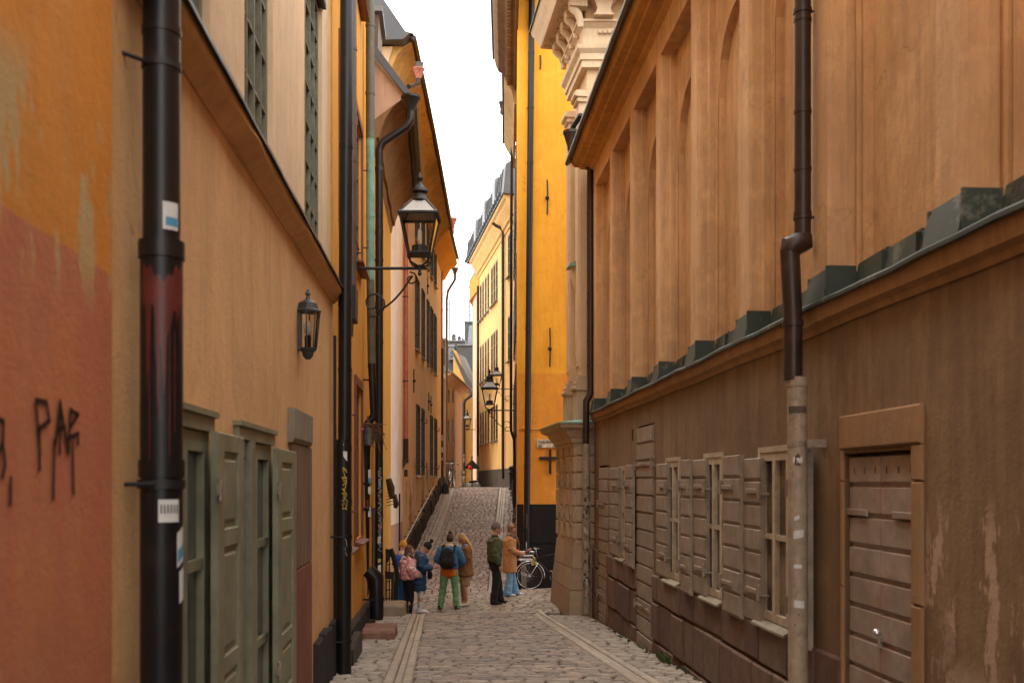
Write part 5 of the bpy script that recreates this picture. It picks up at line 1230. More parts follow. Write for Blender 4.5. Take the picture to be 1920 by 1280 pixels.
# street sign
def text(s_,size,loc,mat,parent,ext=.003,name='lettering',sx=1,bold=0):
    cu=bpy.data.curves.new('tmp','FONT'); cu.body=s_; cu.size=size; cu.extrude=ext; cu.offset=bold; cu.resolution_u=3
    o=bpy.data.objects.new('tmp',cu); COL.objects.link(o); bpy.context.view_layer.update()
    me=bpy.data.meshes.new_from_object(o); bpy.data.objects.remove(o)
    L=Vector(rootof(parent).location)
    for v in me.vertices: v.co=Vector((v.co.x*sx+loc[0],loc[1]-v.co.z,v.co.y+loc[2]))-L
    me.materials.clear(); me.materials.append(mat); p=bpy.data.objects.new(name,me); COL.objects.link(p); p.parent=parent; return p
D=25.96; x0=xat(1007,D); zA=zat(823,D); zB=zat(839,D)
t=thing('street_sign','ivory two line street name sign on the orange lower wall of the deep yellow building','sign',(x0,D,zB))
g=MB(); g.wbox(x0,x0+.86,D-.01,D+.02,zat(829.8,D)-.09,zA); part('name_plate',g,M['sign'],t); g=MB(); g.wbox(x0,x0+.86,D-.01,D+.02,zB,zat(831.2,D)-.07); part('block_plate',g,M['sign'],t)
text('Tyska Brinken',.105,(x0+.035,D-.014,zA-.105),M['ink'],t,sx=.74,bold=.0015); text('24',.095,(x0+.03,D-.014,zB+.012),M['ink'],t,bold=.003); text('Kv. Ceres',.05,(x0+.40,D-.014,zB+.015),M['ink'],t)
# bucket on the kinked pipe
D=16.0; x=xat(692.5,D); z=zat(835,D)
t=thing('metal_bucket','small galvanised bucket of dried stems hanging on the kinked downpipe','bucket',(x,D-.15,z))
g=MB(); g.lathe((x,D-.15,z),[(.001,0),(.085,0),(.088,.01),(.118,.25),(.124,.26),(.124,.275),(.112,.27),(.08,.02)],18); part('pail',g,M['zinc'],t,autosm=40)
g=MB(); g.tube([(x-.12,D-.15,z+.25),(x-.06,D-.1,z+.33),(x,D-.05,z+.36),(x+.06,D-.1,z+.33),(x+.12,D-.15,z+.25)],.006,5); part('handle',g,M['zinc'],t)
g=MB(); g.cbox(WFrame(D-.27),x-.10,x-.05,-.004,.004,z+.225,z+.262,.004); part('label_tag',g,M['pink_st'],t)
g=MB()
for i in range(60):
    a_=random.uniform(-.4,1.6); L=random.uniform(.15,.5); p0=Vector((x+random.uniform(-.05,.09),D-.15+random.uniform(-.06,.06),z+.24)); dx=random.uniform(.0,.22); 
    p1=p0+Vector((dx*.5,random.uniform(-.05,.05),.10)); p2=p0+Vector((dx*1.2,random.uniform(-.1,.1),random.uniform(-.35,.12)))
    g.tube([p0,p1,p2],.004,3)
    for q in range(2): 
        c=p1.lerp(p2,random.random()); v=Vector((random.uniform(-.03,.03),random.uniform(-.03,.03),random.uniform(-.03,.03))); u=Vector((random.uniform(-.02,.02),random.uniform(-.02,.02),random.uniform(-.02,.02))); g.quad(c-v,c+u,c+v,c-u)
part('dried_stems',g,plain('dry_brown_leaves',(.16,.07,.025),.9),t)
# steps on the left
D=19.3
t=FL
def step(s0,s1,o1,h,mat,nm,lab):
    mb=MB(); m=(s0+s1)/2; p=FL.w(m,o1/2,0); z=ground(p.x,p.y); w=FL.w
    b_=.03; rr=lambda: random.uniform(-.012,.012)
    pts=[]; n=5
    mb.cbox
    # top face with worn edges, built as rings
    rings=[(-.02,-.25),(-.005,-.12),(0,h-.045),(.02,h-.012),(.06,h)]
    bb=len(mb.v)
    per=[]
    for i in range(n+1): per.append((s0+(s1-s0)*i/n,0))
    for i in range(1,n+1): per.append((s1,o1*i/n))
    for i in range(1,n+1): per.append((s1-(s1-s0)*i/n,o1))
    for i in range(1,n): per.append((s0,o1-o1*i/n))
    M_=len(per)
    for (ins,zz) in rings:
        for (a_,o_) in per:
            aa=a_+(ins if a_<m else -ins)*(1 if a_ in (s0,s1) else 0); oo=o_-(ins if o_==o1 else 0)
            mb.v.append(tuple(w(aa+rr()*.5,oo+rr()*.5,z+zz+rr()*.4)))
    for r_ in range(len(rings)-1):
        for j in range(M_): k=(j+1)%M_; mb.f.append((bb+r_*M_+j,bb+r_*M_+k,bb+(r_+1)*M_+k,bb+(r_+1)*M_+j))
    mb.f.append(tuple(bb+(len(rings)-1)*M_+j for j in range(M_)))
    return solo(nm,mb,mat,(p.x,p.y,z),lab,'step')
step(15.0,15.85,.56,.17,M['redbrick'] if 'redbrick' in M else plaster('reddish_step_stone',(.27,.14,.095),.3,tint=(.08,.05,.04),streak=.5),'stone_step','worn reddish stone step beside the black pipe shoe')
step(19.3,20.1,.56,.24,plaster('grey_step_stone',(.30,.235,.165),.3,streak=.4),'stone_step','grey stone step by the legs of the girl in the pink jacket')
# black iron rail and shop brackets on the low house
D=21.6
def P_(px,py,dy=0): return (xat(px,D+dy),D+dy,zat(py,D+dy))
o=thing('iron_stair_rail','black iron stair railing with curling bars at the foot of the low yellow house','railing',(xat(728,D),D,-1.2))
g=MB(); 
for (a_,b_) in (((723,1028),(735,1030)),((722,1070),(738,1072))):
    g.hexa([P_(a_[0],a_[1]+14),P_(b_[0],b_[1]+14),P_(b_[0],b_[1]+14,.06),P_(a_[0],a_[1]+14,.06),P_(*a_),P_(*b_),P_(*b_,.06),P_(*a_,.06)])
g.tube([P_(733,1028),P_(738,1045),P_(742,1060),P_(745,1080),P_(742,1100),P_(741,1130),P_(740,1146)],[.05,.06,.05,.05,.05,.04,.04],6)
part('rail',g,M['blackpipe'],o,autosm=50)
g=MB()
for i in range(6): g.tube([P_(723,1042+i*16),P_(731+i*1.5,1040+i*16)],.014,4)
for px in (724,730): g.tube([P_(px,1030),P_(px,1140)],.016,5)
g.ball(P_(726,1046),.07,8,(.5,.6,1.4)); part('scroll_bar',g,M['black'],o,autosm=50)
o=thing('folded_awning','folded black shop awning arm with small lamps above the stair rail','awning',P_(735,930))
g=MB(); g.hexa([P_(726,902),P_(731,898),P_(731,898,.3),P_(726,902,.3),P_(727,892),P_(730,886),P_(730,886,.3),P_(727,892,.3)]); part('lamp_head',g,M['sign'],o)
g=MB(); g.tube([P_(728,897),P_(733,915),P_(735,935)],[.07,.09,.06],6); g.tube([P_(735,930),P_(740,930),P_(743,945),P_(741,952)],[.05,.05,.06,.04],6)
for i in range(7): g.tube([P_(725,912+i*6),P_(733+i,908+i*6)],.012,4)
part('arm',g,M['brownpipe'],o,autosm=50)
g=MB(); g.hexa([P_(737,950),P_(742,950),P_(742,950,.2),P_(737,950,.2),P_(738,944),P_(742,946),P_(742,946,.2),P_(738,944,.2)]); part('lamp_head',g,M['white'],o)
# pale post by the bicycle
x=xat(983,25.2); zb_=ground(x,25.2)
g=MB(); g.hexa([(x-.06,25.15,zb_-.2),(x+.07,25.15,zb_-.2),(x+.07,25.28,zb_-.2),(x-.06,25.28,zb_-.2),(x-.09,25.15,zb_+.78),(x+.05,25.15,zb_+.78),(x+.05,25.28,zb_+.78),(x-.09,25.28,zb_+.78)]); g.wbox(x-.22,x+.30,25.12,25.3,zb_+.78,zb_+.83)
solo('stone_post',g,M['greystone'],(x,25.2,zb_),'pale grey post with a flat top behind the bicycle wheel','post')
g=MB()
for (px,D) in ((959.5,42.0),):
    x=xat(px,D); z=ground(x,D); g=MB(); g.lathe((x,D,z-.1),[(.16,0),(.16,.15),(.11,.2),(.10,.75),(.14,.8),(.14,.86),(.09,.9),(.13,1.0),(.12,1.08),(.02,1.14)],10); solo('iron_bollard',g,M['black'],(x,D,z),'black iron bollard at the crest of the hill, by the right wall','bollard',autosm=45)
for (px,D,r_) in ((835,41.0,.12),):
    x=xat(px,D); z=ground(x,D); g=MB(); g.lathe((x,D,z-.1),[(.16,0),(.15,.3),(.11,.5),(.02,.58)],8); solo('wheel_guard_stone',g,M['darkplinth'],(x,D,z),'dark guard stone at the foot of the left wall below the crest','guard stone',autosm=45)

# ------------------------------------------------------------------ bicycles
def bicycle(loc,heading,label,frame_mat,basket=True,group=None,side_s=1,wheels=True,lean=0):
    o=thing('bicycle',label,'bicycle',loc,heading,group); o.rotation_euler=(lean,0,heading)
    r=.335; WB=1.03
    def wheel(cx,ang=0):
        g=MB(); pts=[(cx+r*math.cos(2*math.pi*i/40),0,r+r*math.sin(2*math.pi*i/40)) for i in range(41)]; g.tube(pts,.017,6,cap=False); w_=part('wheel',g,M['rubber'],o,local=True,smooth=True)
        g=MB(); pts=[(cx+(r-.022)*math.cos(2*math.pi*i/40),0,r+(r-.022)*math.sin(2*math.pi*i/40)) for i in range(41)]; g.tube(pts,.012,5,cap=False); part('rim',g,M['chrome'],w_,local=True,smooth=True)
        g=MB()
        for i in range(32):
            a_=2*math.pi*i/32; b_=a_+(.5 if i%2 else -.5); s_=.03*(1 if i%4<2 else -1)
            g.tube([(cx+.022*math.cos(b_),s_,r+.022*math.sin(b_)),(cx+(r-.02)*math.cos(a_),0,r+(r-.02)*math.sin(a_))],.0018,3)
        g.tube([(cx,-.045,r),(cx,.045,r)],.022,8); part('spokes',g,M['chrome'],w_,local=True)
        g=MB(); pts=[(cx+(r+.03)*math.cos(R(a_)),0,r+(r+.03)*math.sin(R(a_))) for a_ in range(-10,171,12)] if cx<.5 else [(cx+(r+.03)*math.cos(R(a_)),0,r+(r+.03)*math.sin(R(a_))) for a_ in range(10,200,12)]
        g.tube(pts,.018,5); part('mudguard',g,M['chrome'] if cx<.5 else M['black'],o,local=True,smooth=True)
    wheel(0); wheel(WB)
    g=MB(); hx,hz=.19,.80
    g.tube([(hx-.02,0,hz+.06),(hx+.03,0,hz-.12)],.02,8); g.tube([(hx+.01,0,hz-.03),(.66,0,.90)],.017,8); g.tube([(hx+.03,0,hz-.10),(.60,0,.30)],.018,8)
    g.tube([(.68,0,.97),(.60,0,.30)],.016,8)
    for s_ in (-.05,.05): g.tube([(.60,s_*.6,.30),(WB,s_,r)],.010,6); g.tube([(.665,s_*.4,.84),(WB,s_,r)],.009,6)
    part('frame',g,frame_mat,o,local=True,smooth=True)
    g=MB()
    for s_ in (-.05,.05): g.tube([(hx+.02,s_*.6,hz-.14),(.08,s_,.45),(0,s_,r)],.011,6)
    part('fork',g,M['chrome'],o,local=True,smooth=True)
    g=MB(); g.tube([(hx-.02,0,hz+.04),(hx-.04,0,1.0),(hx-.10,0,1.03)],.013,7); g.tube([(hx+.08,-.30,.99),(hx+.0,-.27,1.02),(hx-.08,-.16,1.04),(hx-.10,0,1.03),(hx-.08,.16,1.04),(hx+.0,.27,1.02),(hx+.08,.30,.99)],.011,7); h_=part('handlebar',g,M['chrome'],o,local=True,smooth=True)
    for s_ in (-.31,.31): g=MB(); g.tube([(hx+.02,s_*.93,1.01),(hx+.12,s_*1.0,.975)],.017,7); part('grip',g,M['rubber'],h_,local=True,smooth=True)
    g=MB(); g.loft([(.60,0,1.0,.02,.015),(.66,0,1.005,.05,.03),(.74,0,1.01,.085,.035),(.82,0,1.015,.09,.035)],10,ref=(0,0,1)); g.tube([(.68,0,.95),(.70,0,1.0)],.014,6); part('saddle',g,M['rubber'],o,local=True,smooth=True)
    g=MB(); g.tube([(.60,-.07,.30),(.60,.07,.30)],.02,8); pts=[(.60+.09*math.cos(i*math.pi/8),.05,.30+.09*math.sin(i*math.pi/8)) for i in range(17)]; g.tube(pts,.006,4); g.tube([(.60,.06,.30),(.66,.08,.14)],.01,5); g.tube([(.60,-.06,.30),(.54,-.08,.46)],.01,5); g.wbox(.61,.71,.07,.16,.125,.15); g.wbox(.49,.59,-.16,-.07,.45,.475); part('crank',g,M['chrome'],o,local=True)
    g=MB(); g.tube([(.72,.07,.72),(1.2,.07,.72),(1.2,-.07,.72),(.72,-.07,.72)],.008,5); g.tube([(1.1,.06,.72),(WB,.06,r)],.006,4); part('rear_rack',g,M['black'],o,local=True)
    if basket:
        g=MB(); x0,x1,y0,y1,z0,z1=-.30,.10,-.19,.19,.74,.94
        for z,k in ((z1,1),(z0+.1,.93),(z0,.86)):
            xa,xb=(x0+x1)/2-(x1-x0)/2*k,(x0+x1)/2+(x1-x0)/2*k; ya,yb=y0*k,y1*k; g.tube([(xa,ya,z),(xb,ya,z),(xb,yb,z),(xa,yb,z),(xa,ya,z)],.006 if z<z1 else .009,5)
        for i in range(12):
            x_=x0+(x1-x0)*i/11; xm=(x0+x1)/2; 
            for s_ in (-.19,.19): g.tube([(x_,s_,z1),(xm+(x_-xm)*.86,s_*.86,z0)],.0035,3)
        for i in range(10):
            y_=y0+(y1-y0)*i/9
            for s_ in (x0,x1): xm=(x0+x1)/2; g.tube([(s_,y_,z1),(xm+(s_-xm)*.86,y_*.86,z0)],.0035,3)
            g.tube([(xm-.17,y_*.86,z0),(xm+.17,y_*.86,z0)],.003,3)
        part('basket',g,M['chrome'],o,local=True)
        g=MB(); 
        for s_ in (-.12,.12): g.tube([(-.24,s_,.74),(0,s_*.5,r+.02)],.006,4)
        part('basket_stay',g,M['chrome'],o,local=True)
        g=MB(); g.ball((.10,.0,.78),.035,8); g.wbox(.04,.09,-.05,-.02,.60,.74); g.wbox(.13,.17,-.05,-.02,.62,.70); part('lock',g,M['yellow_st'],o,local=True)
    return o
D=24.75; x=xat(993.5,D); bicycle((x,D,ground(x,D)+.012),0.03,'black town bicycle with a wire front basket, leaning by the black plinth',M['black'],lean=R(-3))
D=43.0; x=xat(844,D); bk=bicycle((x,D-.1,ground(x,D)+.02),R(84),'dark bicycle seen end-on by the left wall at the crest of the hill',M['black'],basket=False)
# motor scooter, white and black, beyond the crest
D=51.5; x=xat(884,D); z=ground(x,D)
t=thing('motor_scooter','white and black motor scooter parked beyond the crest','scooter',(x,D,z),R(25))
g=MB(); g.loft([(.45,0,.45,.12,.15),(.15,0,.50,.15,.2),(-.15,0,.48,.15,.18),(-.38,0,.55,.08,.14)],10,ref=(0,0,1)); g.loft([(-.35,0,.5,.1,.1),(-.48,0,.85,.13,.10),(-.42,0,1.0,.08,.07)],10,ref=(1,0,0)); part('body',g,M['white'],t,local=True,smooth=True)
g=MB(); g.loft([(.55,0,.72,.10,.04),(.2,0,.74,.14,.06),(-.1,0,.70,.10,.05)],10,ref=(0,0,1)); part('saddle',g,M['rubber'],t,local=True,smooth=True)
for cx in (-.55,.45):
    g=MB(); g.tube([(cx+.19*math.cos(2*math.pi*i/20),0,.24+.19*math.sin(2*math.pi*i/20)) for i in range(21)],.055,8,cap=False); g.tube([(cx,-.04,.24),(cx,.04,.24)],.12,10); part('wheel',g,M['rubber'],t,local=True,smooth=True)
g=MB(); g.tube([(-.42,-.33,1.04),(-.45,0,1.08),(-.42,.33,1.04)],.02,6); 
for s_ in (-.3,.3): g.tube([(-.45,s_*.8,1.05),(-.42,s_,1.2)],.01,5); g.ball((-.42,s_,1.24),.05,8,(.4,1,.8))
part('handlebar',g,M['black'],t,local=True,smooth=True)
# black parasol and little red sign near the scooter
D=50.0; x=xat(885,D); z=ground(x,D)
t=thing('cafe_parasol','black cafe parasol, half hidden by the sticker covered pipe beyond the crest','parasol',(x,D,z))
g=MB(); g.tube([(x,D,z),(x,D,2.9)],.03,6); part('pole',g,M['black'],t)
g=MB(); zt_=zat(872,D)+.25; g.lathe((x,D,zt_),[(.38,-.42),(.36,-.34),(.2,-.16),(.03,.02)],8); part('canopy',g,M['blackplinth'],t)
D=58; g=MB(); g.wbox(xat(858,D),xat(865,D),D,D+.06,zat(884,D),zat(879.5,D)); solo('white_shop_sign',g,M['white'],(xat(861,D),D,zat(884,D)),'small white sign board on the amber wall at the far end','sign')
g=MB(); g.ball((xat(881,49),49,zat(876,49)),.11,8); solo('red_lantern',g,plain('red_cloth',(.6,.03,.03)),(xat(881,49),49,zat(876,49)),'tiny red ball above the black parasol','decoration')
# ------------------------------------------------------------------ people
def V(*a): return Vector(a)
FOLD=bpy.data.textures.new('cloth_folds','CLOUDS'); FOLD.noise_scale=.085; FOLD.noise_depth=2
def remesh(o,vs):
    m=o.modifiers.new('surface','REMESH'); m.mode='VOXEL'; m.voxel_size=vs; m.use_smooth_shade=True
    s=o.modifiers.new('soften','SMOOTH'); s.factor=.5; s.iterations=2
    if vs>.0095 and o.name.split('.')[0] not in ('leggings','tights'):
        d_=o.modifiers.new('folds','DISPLACE'); d_.texture=FOLD; d_.strength=.034; d_.mid_level=.5; d_.texture_coords='LOCAL'
def chainpts(a,b,ra,rb,n=4,bulge=0,quilt=0,qn=0):
    out=[]
    for i in range(n+1):
        t=i/n; p=a.lerp(b,t); r_=ra+(rb-ra)*t+bulge*math.sin(t*math.pi)+(quilt*abs(math.sin(t*math.pi*qn)) if quilt else 0); out.append((*p,r_,r_))
    return out
def person(name_label,loc,heading,P,skin='skin'):
    """P: dictionary of joints (local, facing +Y, x to the right) and clothing"""
    t=thing('person',name_label,'person',loc,heading)
    S=P['h']/1.75
    J=dict(hip=V(0,0,.95),chest=V(0,.0,1.30),neck=V(0,.0,1.49),head=V(0,.025,1.62),
           hl=V(-.09,0,.92),hr=V(.09,0,.92),kl=V(-.10,.02,.50),kr=V(.10,.02,.50),al=V(-.10,-.02,.09),ar=V(.10,-.02,.09),
           sl=V(-.185,0,1.41),sr=V(.185,0,1.41),el=V(-.24,-.03,1.13),er=V(.24,-.03,1.13),wl=V(-.24,.05,.88),wr=V(.24,.05,.88))
    J.update({k:V(*v) for k,v in P.get('J',{}).items()})
    J={k:v*S for k,v in J.items()}
    fa=P.get('foot',(0,0)); hd=P.get('face',0); tilt=P.get('nod',0)   # head yaw and nod
    hm=Matrix.Rotation(hd,3,'Z')@Matrix.Rotation(-tilt,3,'X')
    def hp(x,y,z): return J['head']+hm@V(x*S,y*S,z*S)
    g=MB(); L=lambda *c:g.loft(list(c))
    # torso, neck
    g.loft([(*(J['hip']-V(0,0,.08)*S),.14*S,.10*S),(*J['hip'],.165*S,.115*S),(*J['hip'].lerp(J['chest'],.45),.135*S,.095*S),(*J['chest'],.165*S,.11*S),(*(J['chest'].lerp(J['neck'],.62)),.15*S,.09*S),(*J['neck'].lerp(J['chest'],.1),.06*S,.055*S)],16)
    g.loft([(*J['neck'].lerp(J['chest'],.25),.062*S,.06*S),(*J['neck'],.052*S,.055*S),(*hp(0,-.01,-.05),.052*S,.058*S)],12)
    # head: skull, jaw, nose, ears
    b_=len(g.v); g.ball((0,0,0),1,16)
    for i in range(b_,len(g.v)):
        x_,y_,z_=g.v[i]; k=1-.22*max(0,-z_)*(1 if y_<.3 else .6); g.v[i]=tuple(hp(x_*.075*k,y_*.095*k+(.012 if z_<-.2 else 0),z_*.118+.02))
    g.tube([hp(0,.088,.035),hp(0,.105,.005),hp(0,.116,-.018),hp(0,.092,-.028)],[.007*S,.010*S,.013*S,.008*S],6)
    g.tube([hp(-.02,.085,-.052),hp(0,.094,-.05),hp(.02,.085,-.052)],.006*S,5); g.ball(tuple(hp(0,.075,-.085)),.022*S,8)
    for s_ in (-1,1): g.ball(tuple(hp(.078*s_,-.005,.0)),.026*S,8,(.4,.7,1.2))
    # legs and feet
    for s_,h_,k_,a_ in ((-1,'hl','kl','al'),(1,'hr','kr','ar')):
        g.loft(chainpts(J[h_],J[k_],.088*S,.056*S,5,.006)); g.loft([(*J[k_],.056*S,.056*S),(*J[k_].lerp(J[a_],.3),.056*S,.06*S),(*J[a_],.036*S,.04*S),(*(J[a_]-V(0,0,.05)*S),.036*S,.04*S)])
        f=P.get('toes',{}).get(s_,V(.02*s_,.17,-.05)); g.loft([(*(J[a_]+V(0,-.03,-.045)*S),.033*S,.03*S),(*(J[a_]+f*.5*S+V(0,0,-.02)*S),.038*S,.03*S),(*(J[a_]+f*S),.035*S,.022*S)],10,ref=(0,0,1))
    # arms
    for s_,sh,el,wr_ in ((-1,'sl','el','wl'),(1,'sr','er','wr')):
        g.loft(chainpts(J[sh],J[el],.048*S,.038*S)); g.loft(chainpts(J[el],J[wr_],.038*S,.026*S))
        # hand: palm, five fingers, thumb from the side of the palm
        d=(J[wr_]-J[el]).normalized(); hv=P.get('hand',{}).get(s_)
        if hv is not None: d=V(*hv).normalized()
        inward=V(-s_,0,0); nrm=(inward-d*inward.dot(d)); nrm=nrm.normalized() if nrm.length>.2 else V(0,0,-1)   # palm faces inward
        side=d.cross(nrm).normalized(); 
        if side.y<0 and abs(d.y)<.8: side=-side          # thumb side forward
        if abs(d.y)>=.8 and side.z<0: side=-side
        w0=J[wr_]; g.loft([(*(w0-d*.01),.024*S,.02*S),(*(w0+d*.04*S),.036*S,.016*S),(*(w0+d*.08*S),.038*S,.014*S)],10,ref=tuple(nrm))
        for k,(u,ln) in enumerate(((.030,.068),(.010,.078),(-.010,.073),(-.029,.056))):
            p0=w0+d*.075*S+side*u*S; curl=.35 if k<2 else .5
            p1=p0+(d*.98+nrm*.2)*ln*.45*S; p2=p1+(d*(1-curl)+nrm*curl*1.2).normalized()*ln*.35*S; p3=p2+(d*(.6-curl)+nrm*1.0).normalized()*ln*.28*S
            g.tube([p0,p1,p2,p3],[.0092*S,.0088*S,.0082*S,.0074*S],6)
        p0=w0+d*.025*S+side*.028*S; g.tube([p0,p0+(d*.5+side*.7+nrm*.25)*.038*S,p0+(d*1.1+side*.8+nrm*.6)*.05*S],[.0115*S,.0105*S,.009*S],6)
    body=part('body',g,M[skin],t,local=True); remesh(body,.0075)
    for s_ in (-1,1):
        g=MB(); g.ball(tuple(hp(.031*s_,.084,.022)),.0115*S,8); g2=part('eye',g,M['white'],t,local=True,smooth=True); g=MB(); g.ball(tuple(hp(.031*s_,.0935,.022)),.0058*S,6); part('iris',g,M['ink'],g2,local=True,smooth=True)
    g=MB(); g.tube([hp(-.024,.0915,-.050),hp(0,.1,-.0495),hp(.024,.0915,-.050)],.005*S,5); part('mouth',g,plain('lips',(.42,.14,.11)),t,local=True)
    return t,J,S,hp
def garment(t,name,chains,mat,vs=.014,label=None,ref=(0,1,0)):
    g=MB()
    for c in chains: g.loft(c,18,ref)
    o=part(name,g,mat,t,local=True,label=label); remesh(o,vs); return o
def legs(J,S,ex=.012,end=.07,cuff=.05,thigh=.1,calf=None,flare=None):
    out=[]
    for h_,k_,a_ in (('hl','kl','al'),('hr','kr','ar')):
        e=J[a_]+V(0,0,end)*S; r1=thigh*S; rk=(.062+ex)*S
        ch=chainpts(J[h_],J[k_],r1,rk,5); n=5
        for i in range(1,n+1):
            u=i/n; rr=rk*(1-u)+(cuff+ex)*S*u+(0.004*math.sin(i*2.5)*S); 
            if flare: rr=rk*(1-u**1.3)+flare*S*u**1.3
            p=J[k_].lerp(e,u); ch.append((*p,rr,rr))
        out.append(ch)
    out.append([(*(J['hip']-V(0,0,.12)*S),.135*S,.11*S),(*(J['hip']-V(0,0,.03)*S),.168*S,.125*S),(*(J['hip']+V(0,0,.08)*S),.15*S,.115*S)])
    return out
def sleeves(J,S,r0=.075,r1=.06,r2=.045,cut=.96,quilt=0,qn=6):
    out=[]
    for sh,el,wr_ in (('sl','el','wl'),('sr','er','wr')):
        out.append(chainpts(J[sh].lerp(J['chest'],.12),J[el],r0*S,r1*S,16 if quilt else 6,0,quilt,qn)); out.append(chainpts(J[el],J[el].lerp(J[wr_],cut),r1*S,r2*S,16 if quilt else 6,.004,quilt,qn))
    return out
def trunk(J,S,bottom,rb,rw,rc=.2,dp=.72,quilt=0,qn=8,top=.38,n=14):
    b0=V(J['hip'].x,J['hip'].y,bottom*S); ch=[]
    for i in range(n+1):
        u=i/n; 
        if u<.4: p=b0.lerp(J['hip'].lerp(J['chest'],.4),u/.4); r_=rb+(rw-rb)*(u/.4)
        else: k=(u-.4)/.6; p=J['hip'].lerp(J['chest'],.4).lerp(J['chest'].lerp(J['neck'],top),k); r_=rw+(rc-rw)*math.sin(k*math.pi*.62)
        q=quilt*abs(math.sin(u*math.pi*qn)); r_=r_+q; ch.append((*p,r_*S,r_*dp*S))
    ch.append((*J['chest'].lerp(J['neck'],.88),.085*S,.075*S)); return [ch]
def shoe(t,J,S,mat,P={},bulk=1.0,sole=None):
    for s_,a_ in ((-1,'al'),(1,'ar')):
        f=P.get(s_,V(.02*s_,.17,-.05)); g=MB(); A=J[a_]
        g.loft([(*(A+V(0,-.065,-.045)*S),.03*S*bulk,.035*S),(*(A+V(0,-.03,-.035)*S),.042*S*bulk,.045*S),(*(A+f*.5*S+V(0,0,-.02)*S),.047*S*bulk,.036*S),(*(A+f*S+V(0,.01,-.005)*S),.045*S*bulk,.026*S),(*(A+f*1.18*S+V(0,0,-.005)*S),.028*S*bulk,.018*S)],12,ref=(0,0,1))
        g.loft([(*(A+V(0,-.02,.03)*S),.045*S*bulk,.05*S),(*(A+V(0,-.02,-.04)*S),.045*S*bulk,.055*S)],12)
        o=part('shoe',g,mat,t,local=True); remesh(o,.009)
def hairblob(t,hp,S,chains,mat,name='hair',vs=.009):
    g=MB()
    for c in chains: g.loft([(*hp(x,y,z),rx*S,ry*S) for x,y,z,rx,ry in c],14)
    o=part(name,g,mat,t,local=True); remesh(o,vs); return o
def skull(k=1.0,z0=.0,back=-.012):   # cap of hair over the skull, open at the face
    return [[(0,back-.03,z0-.06,.062*k,.055*k),(0,back-.022,z0,.082*k,.085*k),(0,back-.006,.05,.083*k,.097*k),(0,back,.09,.078*k,.090*k),(0,back,.125,.052*k,.06*k)]]
def at_px(px,D): x=xat(px,D); return (x,D,ground(x,D)+.008)
HAIRB=plain('dark_brown_hair',(.035,.014,.009),.5); HAIRL=plain('brown_hair',(.095,.04,.02),.5); HAIRC=plain('short_auburn_hair',(.22,.10,.04),.5)
# blond with dark roots
m_,nt,b_=newmat('dark_rooted_blond_hair'); z_=zval(nt); mr=N(nt,'ShaderNodeMapRange'); nt.links.new(z_,mr.inputs[0]); mr.inputs[1].default_value=1.53; mr.inputs[2].default_value=1.72
nn_=noise(nt,coords(nt,(60,60,4)),1,3); nt.links.new(mix(nt,mth(nt,'ADD',mr.outputs[0],mth(nt,'MULTIPLY',mth(nt,'SUBTRACT',nn_,.5),.6)),(.62,.36,.12),(.12,.055,.025)),b_.inputs['Base Color']); b_.inputs['Roughness'].default_value=.45; HAIRBL=m_
# 1 green trousers, from behind
J1=dict(hl=(-.10,0,.92),hr=(.10,0,.92),kl=(-.15,.03,.50),kr=(.13,.03,.50),al=(-.21,-.02,.09),ar=(.17,-.01,.09),el=(-.30,.05,1.15),er=(.30,.06,1.14),wl=(-.17,.24,1.02),wr=(.20,.25,1.0),sl=(-.20,0,1.42),sr=(.20,0,1.42),head=(.01,.06,1.61))
t,J,S,hp=person('person in denim jacket and green trousers with a black backpack',at_px(842.5,22.5),R(-6),dict(h=1.74,J=J1,nod=R(14)))
garment(t,'trousers',legs(J,S,.016,-.03,.052,.105),cloth('green_cotton',(.14,.28,.135)))
garment(t,'shirt',trunk(J,S,.80,.20,.185,.17,.72),cloth('burnt_orange_shirt',(.55,.11,.012)),.014)
garment(t,'jacket',trunk(J,S,.955,.205,.21,.225,.74)+sleeves(J,S,.092,.08,.062,.95),cloth('denim',(.055,.15,.27),.3,7,.5))
g=MB(); g.loft([(0,-.0,1.45*S,.10,.085),(0,0,1.50*S,.085,.075)],14); part('collar',g,cloth('fleece_collar',(.6,.42,.30)),t,local=True,smooth=True)
hairblob(t,hp,S,skull(1.0),HAIRB); g=MB(); g.ball(tuple(hp(0,-.05,.155)),.042*S,10,(1.1,1,.9)); part('hair_bun',g,HAIRB,t,local=True,smooth=True)
shoe(t,J,S,cloth('dark_shoe',(.03,.03,.03)))
bp=cloth('black_nylon',(.02,.02,.022),.3,9,.5)
g=MB(); g.loft([(-.01,-.20,.99*S,.13,.06),(-.01,-.24,1.04*S,.165,.085),(-.01,-.25,1.2*S,.165,.09),(-.01,-.235,1.34*S,.15,.08),(-.01,-.20,1.41*S,.11,.06)],16); o=part('backpack',g,bp,t,local=True); remesh(o,.014)
g=MB(); g.loft([(-.01,-.315,1.03*S,.11,.02),(-.01,-.345,1.12*S,.125,.025),(-.01,-.335,1.22*S,.11,.02)],12); part('pocket',g,bp,o,local=True,smooth=True)
for s_ in (-1,1):
    g=MB(); g.tube([(s_*.13,-.17,1.33*S),(s_*.135,-.09,1.465*S),(s_*.13,.05,1.475*S),(s_*.13,.16,1.36*S),(s_*.15,.16,1.2*S),(s_*.18,.02,1.08*S),(s_*.15,-.16,1.05*S)],.022,6); part('strap',g,bp,o,local=True,smooth=True)
